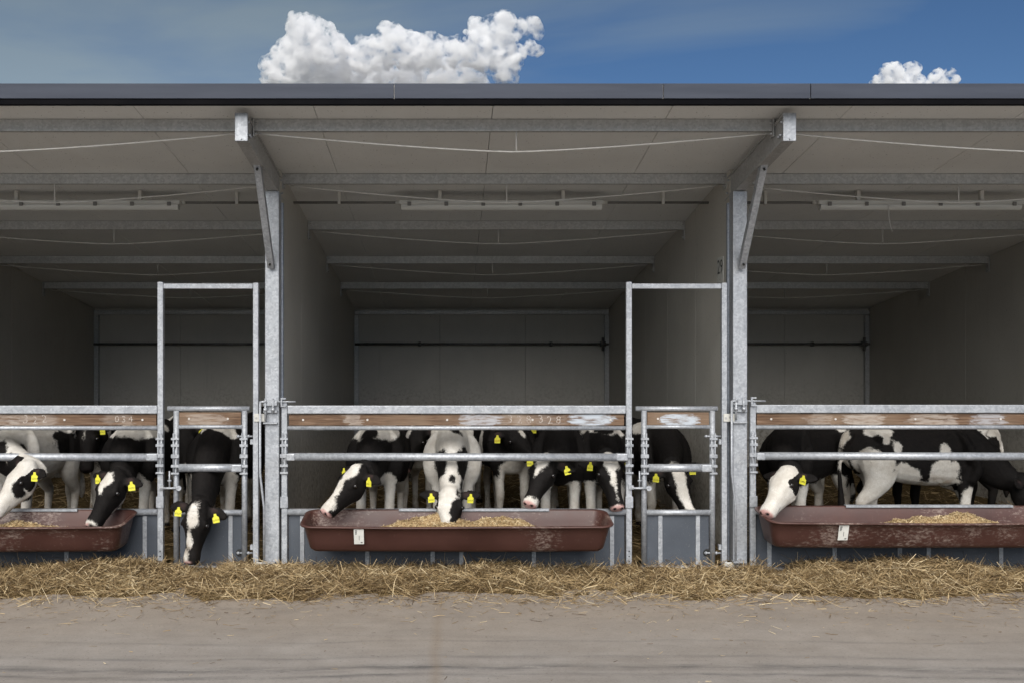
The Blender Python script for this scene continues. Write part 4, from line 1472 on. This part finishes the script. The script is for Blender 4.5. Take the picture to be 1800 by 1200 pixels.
        ho['kind'] = 'stuff'
        for nm_, arr in (('coat', f), ('pink', pink), ('dark', dark), ('stain', np.clip(stn, 0, 1))):
            at = ho.data.attributes.new(nm_, 'FLOAT', 'POINT'); at.data.foreach_set('value', np.repeat(arr[sel], 3).astype(np.float32))
    # eyes
    if eye_me is None:
        v, ff = uv_sphere(0.0175)
        eye_me = bpy.data.meshes.new('eye'); eye_me.from_pydata(v, [], ff); eye_me.materials.append(M['eye'])
        eye_me.polygons.foreach_set('use_smooth', [True] * len(ff))
        tag_me = tag_mesh()
    for s_ in (-1, 1):
        e = bpy.data.objects.new('eye', eye_me); COL.objects.link(e); e.parent = root
        q = H(.325, s_ * .0925, .026) * S
        e.location = q
    # ear tags hang from the middle of the ear
    for ch, s_ in (('L', 1), ('R', -1)):
        if ch not in tags: continue
        dr = ears[0 if s_ > 0 else 1]
        ed = sd_ * s_ * 0.95 - u * .12 + np.array([0, 0, -1.0]) * (0.16 + dr) - hn * 0.05
        ed /= np.linalg.norm(ed)
        q = (H(.045, s_ * .066, .004) + ed * .080 + hn * .020) * S + np.array([0, 0, 0.004])
        # flat of the tag follows the ear's front, kept upright
        wn_ = B @ hn
        wn_ = np.array([wn_[0] * 0.75, wn_[1] - 0.35, 0]); wn_ /= np.linalg.norm(wn_) + 1e-9
        rot = random.uniform(-.55, .55)
        nrm = np.array([wn_[0] * math.cos(rot) - wn_[1] * math.sin(rot), wn_[0] * math.sin(rot) + wn_[1] * math.cos(rot), 0])
        bl = nrm @ B                                   # into body axes
        yax = -bl
        q = q + bl * 0.024
        roll = random.uniform(-.26, .26)
        xax = np.cross(yax, [0, 0, 1.0]); zax = np.array([0, 0, 1.0])
        xr = xax * math.cos(roll) + zax * math.sin(roll); zr = zax * math.cos(roll) - xax * math.sin(roll)
        tg = bpy.data.objects.new('ear_tag', tag_me); COL.objects.link(tg); tg.parent = root
        tg.matrix_local = Matrix(((xr[0], yax[0], zr[0], q[0]), (xr[1], yax[1], zr[1], q[1]), (xr[2], yax[2], zr[2], q[2]), (0, 0, 0, 1)))
        nm = text_mesh(num, 0.0175)
        nm.materials.append(M['ink_orange' if num == '55585' else 'ink'])
        tx = bpy.data.objects.new('number', nm); COL.objects.link(tx); tx.parent = tg
        tx['kind'] = 'stuff'
        tx.location = (0, -0.0021, -0.050); tx.rotation_euler = (R(90), 0, 0)
    return root


def HP(t0, t1, t2): return (t0, t1, t2)


BLAZE = [('W', (.28, 0, .07), (.34, .036, .06)), ('W', (.62, 0, .05), (.40, .016, .05)), ('W', (.97, 0, .0), (.14, .06, .06))]
LEGS = [('W', (.33, .12, .22), (.16, .11, .34)), ('W', (.33, -.12, .22), (.16, .11, .34)), ('W', (-.42, .12, .2), (.2, .12, .36)), ('W', (-.42, -.12, .2), (.2, .12, .36))]
CHEST = [('W', (.42, 0, .52), (.16, .16, .13)), ('W', (.0, 0, .48), (.5, .15, .10))]

# ---- left pen
calf('white-faced calf with a black eye patch and black ears at the left edge',
     (62 - 793) * 8.5 / F, 8.47, -6, P(52, 822, 7.55), P(-12, 902, 7.36), (-.55, -.7, .5),
     LEGS + [('B', (.56, .08, .74), (.2, .22, .15)), ('B', (.42, .18, .62), (.13, .12, .14)), ('B', (.36, .12, .45), (.06, .06, .05)), ('B', (.40, -.2, .75), (.16, .12, .16)), ('B', (-.2, .2, .8), (.2, .1, .14))],
     [('B', (.42, .09, .01), (.17, .05, .06)), ('E', (-1, 1), (1,)), ('E', (-1, -1), (1,)), ('B', (.2, .09, -.03), (.07, .03, .03))], base='W', tags='L', num='5771')
calf('black calf with two yellow tags standing behind, second from the left edge',
     (160 - 793) * 9.5 / F, 9.55, 4, P(154, 752, 8.98), P(152, 812, 8.80), (0, -1, .5),
     LEGS + [('W', (.1, .2, .9), (.06, .08, .14))], [('W', (.2, 0, .07), (.10, .02, .03))], num='55317', voxel=0.013, nose='dark')
calf('black calf with white forehead and withers, muzzle at the end of the left trough',
     (254 - 793) * 8.5 / F, 8.52, -4, P(207, 837, 7.56), P(166, 914, 7.38), (-.35, -1, .35),
     LEGS + CHEST + [('W', (.14, 0, 1.0), (.42, .24, .19))],
     [('W', (.16, -.012, .07), (.20, .055, .06)), ('W', (.36, -.012, .07), (.16, .02, .05)), ('W', (1.0, -.01, 0), (.12, .05, .05)), ('W', (.6, .05, -.085), (.35, .025, .02))], num='57791', nose='mix')
calf('black calf bending its head down to the straw in front of the left door',
     (398 - 793) * 8.45 / F, 8.50, -4, P(350, 889, 7.50), P(335, 985, 7.42), (-.18, -1, .05),
     LEGS + [('W', (.26, .03, 1.0), (.15, .19, .15)), ('W', (.40, .12, .55), (.10, .08, .10)), ('W', (.40, -.12, .55), (.10, .08, .10))],
     [('W', (.20, -.005, .07), (.22, .045, .06)), ('W', (.48, -.015, .06), (.22, .016, .04)), ('W', (.92, -.035, .03), (.16, .032, .05))], num='57517', nose='mix', ears=(.25, .0))
calf('black calf with a small white mark standing behind the left door, head raised',
     (326 - 793) * 9.4 / F, 9.5, 0, P(326, 752, 8.95), P(322, 816, 8.76), (0, -1, .5),
     LEGS + [('W', (.1, -.12, .98), (.2, .1, .1))], [('W', (.95, .03, .0), (.1, .03, .03))], num='5756', voxel=0.013, nose='dark')
calf('black and white calf turned away at the wall behind the left door',
     (440 - 793) * 9.75 / F, 9.85, 172, P(430, 760, 10.7), P(425, 800, 11.0), (0, .6, 1),
     LEGS + [('W', (-.55, .1, .98), (.12, .12, .1)), ('W', (-.5, 0, .5), (.12, .14, .18))], [], num='55', tags='', voxel=0.015, nose='dark')

# ---- middle pen
calf('broad-blazed calf with pink nose over the left end of the middle trough',
     (668 - 793) * 8.45 / F, 8.48, -3, P(634, 829, 7.57), P(570, 902, 7.38), (-.62, -.72, .5),
     LEGS + CHEST + [('W', (.14, 0, 1.0), (.44, .27, .18)), ('B', (.46, -.03, .93), (.12, .07, .07)), ('W', (.40, .1, .5), (.12, .1, .12))],
     [('W', (.15, 0, .075), (.26, .05, .06)), ('W', (.5, 0, .06), (.35, .034, .05)), ('W', (.92, -.005, .01), (.22, .06, .06)), ('W', (.55, 0, -.10), (.4, .06, .035))], num='55511')
calf('black and white calf standing behind, between the broad-blazed calf and the white one',
     (722 - 793) * 9.5 / F, 9.55, 12, P(737, 752, 9.02), P(712, 818, 8.85), (-.3, -1, .5),
     LEGS + CHEST + [('W', (.2, -.14, .9), (.2, .08, .2)), ('W', (.43, -.05, .65), (.1, .08, .12))],
     [('W', (.3, -.06, .06), (.35, .03, .06))], num='55129', tags='L', voxel=0.012)
calf('mostly white calf with black neck patches eating with its head in the middle trough',
     (795 - 793) * 8.4 / F, 8.42, 0, P(791, 867, 7.62), P(788, 946, 7.36), (0.02, -1, .9),
     [('B', (.60, .105, .72), (.20, .078, .125)), ('B', (.60, -.105, .71), (.20, .062, .135)), ('B', (.70, .11, .56), (.10, .05, .07)), ('B', (.72, .0, .63), (.035, .03, .03)), ('B', (.40, .04, .985), (.03, .06, .05))],
     [('B', (.45, .078, .03), (.50, .066, .12)), ('B', (.10, .055, .06), (.14, .03, .03)), ('E', (-1, 1), (1,)), ('E', (-1, -1), (1,))], base='W', num='55921', ears=(-.15, -.08))
calf('black and white calf turned away at the back, right of the white calf',
     (850 - 793) * 10.2 / F, 10.25, 168, P(846, 770, 11.1), P(842, 812, 11.4), (0, .6, 1),
     LEGS + [('W', (-.52, .08, .92), (.14, .12, .12)), ('W', (-.5, -.1, .55), (.14, .1, .2)), ('W', (-.6, 0, .6), (.06, .06, .3))], [], num='55', tags='', voxel=0.015, nose='dark')
calf('black calf with an orange-lettered tag standing sideways behind the white calf',
     (880 - 793) * 9.15 / F, 9.22, 16, P(893, 752, 8.72), P(940, 806, 8.55), (.45, -1, .55),
     LEGS + CHEST + [('W', (.2, .15, .98), (.05, .08, .06)), ('W', (.44, 0, .55), (.12, .12, .16)), ('W', (.0, -.2, .75), (.05, .06, .3))],
     [('W', (.30, .02, .07), (.13, .022, .06)), ('W', (.98, 0, 0), (.06, .03, .03))], num='55585', tags='R', voxel=0.011, nose='dark')
calf('black calf with a white forehead and pink mouth looking left over the middle trough',
     (985 - 793) * 8.45 / F, 8.5, -6, P(964, 809, 7.84), P(928, 890, 7.60), (-.42, -1, .3),
     LEGS + [('W', (.44, 0, .42), (.10, .16, .08))],
     [('W', (.14, -.012, .075), (.20, .05, .06)), ('W', (.36, -.022, .07), (.18, .018, .05)), ('W', (1.0, 0, -.01), (.17, .06, .06)), ('W', (.6, .05, -.095), (.45, .035, .028))], num='55361')
calf('black calf with a white shoulder streak standing behind, its tag at the thin rail',
     (978 - 793) * 9.6 / F, 9.65, 10, P(968, 750, 9.08), P(958, 818, 8.92), (0, -1, .5),
     LEGS + [('W', (.34, .14, .9), (.05, .05, .16)), ('W', (-.1, .18, .9), (.12, .1, .2))], [('W', (.9, 0, 0), (.07, .03, .03))], num='55329', tags='R', voxel=0.012, nose='dark')
calf('black calf with tapering white blaze at the right end of the middle trough',
     (1050 - 793) * 8.45 / F, 8.5, 4, P(1066, 806, 7.86), P(1084, 884, 7.66), (.12, -1, .3),
     LEGS + [('W', (.12, .02, 1.02), (.40, .19, .16)), ('B', (.38, -.02, .97), (.12, .10, .06)), ('W', (.05, -.2, .93), (.3, .035, .12)), ('W', (.44, 0, .48), (.12, .2, .12))],
     [('W', (.16, .0, .075), (.24, .056, .06)), ('W', (.42, .0, .06), (.25, .034, .05)), ('W', (.66, .004, .05), (.26, .014, .04)), ('W', (.98, .0, .0), (.10, .045, .05))], num='55331')
calf('calf with a wide white blaze standing behind the middle door',
     (1140 - 793) * 8.72 / F, 8.78, 14, P(1183, 822, 8.0), P(1211, 900, 7.84), (.12, -1, .3),
     LEGS + [('W', (.10, -.12, 1.0), (.16, .13, .13)), ('W', (.44, 0, .5), (.12, .2, .14))],
     [('W', (.2, 0, .075), (.3, .05, .06)), ('W', (.6, .0, .06), (.45, .04, .05)), ('W', (.98, .0, .0), (.14, .06, .06))], num='55330')

# ---- right pen
calf('white-headed calf with a pink nose and black neck looking left at the right trough',
     3.00, 8.42, -46, P(1388, 832, 7.56), P(1342, 908, 7.34), (-.75, -.55, .5),
     LEGS + [('W', (-.45, .12, .42), (.13, .12, .22)), ('W', (-.2, .15, .5), (.2, .08, .05)), ('B', (-.40, .22, .55), (.07, .1, .12)), ('W', (-.50, .16, .85), (.05, .08, .16)), ('W', (-.40, .15, .96), (.12, .08, .06))],
     [('W', (.2, 0, .0), (.55, .12, .12)), ('W', (.7, 0, .0), (.6, .10, .14)), ('W', (.25, .05, -.09), (.35, .06, .06)), ('B', (.325, .095, .028), (.055, .022, .026)), ('B', (.325, -.095, .028), (.055, .022, .026)), ('E', (-1, 1), (1,)), ('E', (-1, -1), (1,))], num='53539', tags='L')
calf('black calf with its tag just under the thin rail, behind the white-headed calf',
     (1425 - 793) * 9.6 / F, 9.7, -20, P(1415, 745, 9.1), P(1385, 803, 8.95), (-.3, -1, .5),
     LEGS, [('W', (.35, .01, .07), (.14, .014, .03))], num='53356', tags='L', voxel=0.012, nose='dark')
calf('black calf with white thigh and stained white belly standing side-on behind the right trough',
     3.90, 8.27, 84, (4.60, 8.05, 0.66), (4.76, 7.93, 0.30), (.7, -.5, .4),
     [('W', (-.40, -.14, .45), (.20, .16, .28)), ('W', (-.40, .12, .30), (.2, .14, .30)), ('W', (-.42, -.16, .66), (.17, .12, .15)), ('W', (-.18, -.14, .56), (.14, .1, .14)), ('W', (-.05, -.12, .50), (.2, .14, .06)), ('W', (.12, -.17, .57), (.12, .12, .13)),
      ('W', (.13, -.2, .70), (.03, .1, .12)), ('W', (.20, -.2, .66), (.04, .08, .05)), ('W', (.32, -.12, .36), (.07, .1, .14)), ('W', (-.36, -.13, .97), (.13, .10, .08)), ('W', (-.32, -.17, .88), (.03, .08, .05)), ('W', (-.24, -.17, .82), (.035, .08, .05)), ('W', (-.60, 0, .75), (.06, .06, .3)), ('W', (.30, .12, .2), (.1, .1, .24))],
     [('W', (.97, 0, 0), (.1, .05, .05))], num='53561', tags='', stain=1.0, nose='dark', tail=-0.04, leg=(0.08, -0.03, 0.13, -0.02), voxel=0.011)
calf('black and white calf with a white rump behind the side-on calf, far right',
     4.42, 9.05, -76, P(1545, 790, 8.9), P(1520, 850, 8.85), (-.6, -.5, .6),
     [('W', (-.48, .13, .93), (.22, .16, .12)), ('W', (-.57, .05, .80), (.07, .12, .26)), ('W', (-.10, .18, .90), (.06, .12, .13)), ('W', (-.22, .19, .83), (.16, .08, .03)), ('W', (-.30, .19, .78), (.05, .08, .07)), ('B', (-.46, .2, .95), (.025, .05, .05)), ('B', (-.25, .17, .93), (.1, .1, .04))], [], num='5331', tags='', voxel=0.012, nose='dark')


# ------------------------------------------------------------------ clouds
vm = bpy.data.materials.new('cloud_vapour')
vm.use_nodes = True
vn, vl = vm.node_tree.nodes, vm.node_tree.links
vn.clear()
vo = vn.new('ShaderNodeOutputMaterial')
vv_ = vn.new('ShaderNodeVolumePrincipled')
vv_.inputs['Color'].default_value = (0.997, 0.997, 1.0, 1)
vv_.inputs['Anisotropy'].default_value = 0.1
# vapour thins out in billows: density follows a fractal noise
cloud_tex = vn.new('ShaderNodeTexNoise')
vg = vn.new('ShaderNodeTexCoord')
cloud_tex.inputs['Scale'].default_value = 1 / 34.0
cloud_tex.inputs['Detail'].default_value = 5.5
cloud_tex.inputs['Roughness'].default_value = 0.62
vl.new(vg.outputs['Object'], cloud_tex.inputs['Vector'])
vr = vn.new('ShaderNodeMapRange')
vr.inputs['From Min'].default_value = 0.46
vr.inputs['From Max'].default_value = 0.66
vr.inputs['To Min'].default_value = 0.0
vr.inputs['To Max'].default_value = 0.12
vl.new(cloud_tex.outputs['Fac'], vr.inputs['Value'])
vl.new(vr.outputs['Result'], vv_.inputs['Density'])
vm.cycles.volume_step_rate = 0.12
vl.new(vv_.outputs['Volume'], vo.inputs['Volume'])


def cloud(label, puffs, yd, voxel, seed):
    rn = random.Random(seed)
    k = yd / F
    tb = bmesh.new(); bmesh.ops.create_icosphere(tb, subdivisions=2, radius=1.0)
    tv = np.array([v.co[:] for v in tb.verts]); tf = np.array([[v.index for v in f.verts] for f in tb.faces]); tb.free()
    av, af = [], []
    todo = [(px, py, r, d) for px, py, r, d in puffs]
    extra = []
    lvl1 = list(todo)
    for gen, (src, cnt) in enumerate(((lvl1, 9), (extra, 3))):
      for (px, py, r, d) in list(src):
        for q in range(cnt):
            th = rn.uniform(0, 2 * math.pi)
            ph = rn.uniform(-0.2, 1.3)
            rr_ = r * rn.uniform(0.22, 0.45)
            extra.append((px + math.cos(th) * math.cos(ph) * r * 0.9, py - math.sin(ph) * r * 0.9, rr_, d + math.sin(th) * math.cos(ph) * r * 0.9))
    for (px, py, r, d) in todo + extra:
        c = P(px, py, yd)
        af.append(tf + len(av) * len(tv))
        av.append(tv * (r * k) + np.array([c.x, c.y + d * k, c.z]))
    av, af = np.concatenate(av), np.concatenate(af)
    me = bpy.data.meshes.new('cloud'); me.from_pydata(av.tolist(), [], af.tolist())
    ob = bpy.data.objects.new('cloud_tmp', me); COL.objects.link(ob)
    md = ob.modifiers.new('r', 'REMESH'); md.mode = 'VOXEL'; md.voxel_size = voxel * k
    dg = bpy.context.evaluated_depsgraph_get()
    fin = bpy.data.meshes.new_from_object(ob.evaluated_get(dg))
    bpy.data.objects.remove(ob); bpy.data.meshes.remove(me)
    nv = len(fin.vertices)
    co = np.empty(nv * 3, np.float32); fin.vertices.foreach_get('co', co); co = co.reshape(-1, 3)
    no = np.empty(nv * 3, np.float32); fin.vertices.foreach_get('normal', no); no = no.reshape(-1, 3)
    q = co / k
    bil = lambda sc, o: 1 - 2.2 * np.abs(vnoise(q / sc + [o, seed * 7.3, o * 2.1]))
    dsp = (1.5 + bil(24, 1.0) * 4.0 + bil(11, 5.0) * 3.4 + bil(5.5, 9.0) * 2.0 + bil(3.0, 13.0) * 0.6) * k
    co = co + no * dsp[:, None]
    fin.vertices.foreach_set('co', co.astype(np.float32).ravel())
    fin.update()
    ob = bpy.data.objects.new('cloud_tmp', fin); COL.objects.link(ob)      # closes the folds of the billows
    md = ob.modifiers.new('r', 'REMESH'); md.mode = 'VOXEL'; md.voxel_size = voxel * k * 0.9
    dg = bpy.context.evaluated_depsgraph_get()
    fin2 = bpy.data.meshes.new_from_object(ob.evaluated_get(dg))
    bpy.data.objects.remove(ob); bpy.data.meshes.remove(fin)
    fin = fin2
    fin.polygons.foreach_set('use_smooth', np.full(len(fin.polygons), True))
    fin.materials.clear(); fin.materials.append(vm)
    fin.name = 'cloud'
    o = bpy.data.objects.new('cloud', fin); COL.objects.link(o)
    tag(o, label, 'cloud', 'cumulus clouds above the roof')
    return o


cloud('long bright cumulus cloud above the middle of the roof',
      [(935, 50, 8, -20), (941, 64, 7, -20), (944, 94, 6, -20), (472, 138, 9, -10), (548, 72, 34, -30), (522, 100, 36, -10), (580, 95, 32, -25), (498, 130, 30, -20), (545, 125, 46, 40), (605, 120, 30, 30),
       (640, 108, 26, -15), (690, 84, 26, -30), (720, 98, 30, -20), (668, 100, 28, -15), (760, 104, 26, -30), (800, 106, 26, -30),
       (832, 96, 26, -30), (852, 64, 24, -20), (884, 60, 26, -25), (915, 58, 14, -20), (880, 86, 24, -5), (862, 108, 28, -20), (908, 98, 14, -25), (928, 92, 10, -25), (896, 120, 18, -20), (890, 142, 16, -10),
       (620, 128, 32, 70), (670, 122, 32, 70), (720, 122, 32, 70), (770, 122, 30, 70), (815, 124, 30, 70), (570, 125, 34, 70), (640, 150, 40, 150), (700, 146, 38, 150), (750, 146, 36, 150), (800, 146, 36, 150), (850, 146, 34, 150), (580, 150, 42, 150), (530, 158, 36, 40),
       (700, 180, 50, 150), (600, 190, 50, 150), (800, 185, 50, 150)], 3000, 2.3, 3)
cloud('small cumulus cloud just above the roof edge at the right',
      [(1565, 132, 17, -8), (1545, 146, 14, -4), (1588, 138, 16, 0), (1602, 128, 10, -6), (1608, 146, 12, 6), (1640, 143, 12, -6), (1662, 137, 10, -6), (1670, 148, 10, 0), (1580, 165, 25, 5), (1640, 168, 20, 5), (1620, 152, 10, 0)], 4200, 1.3, 8)
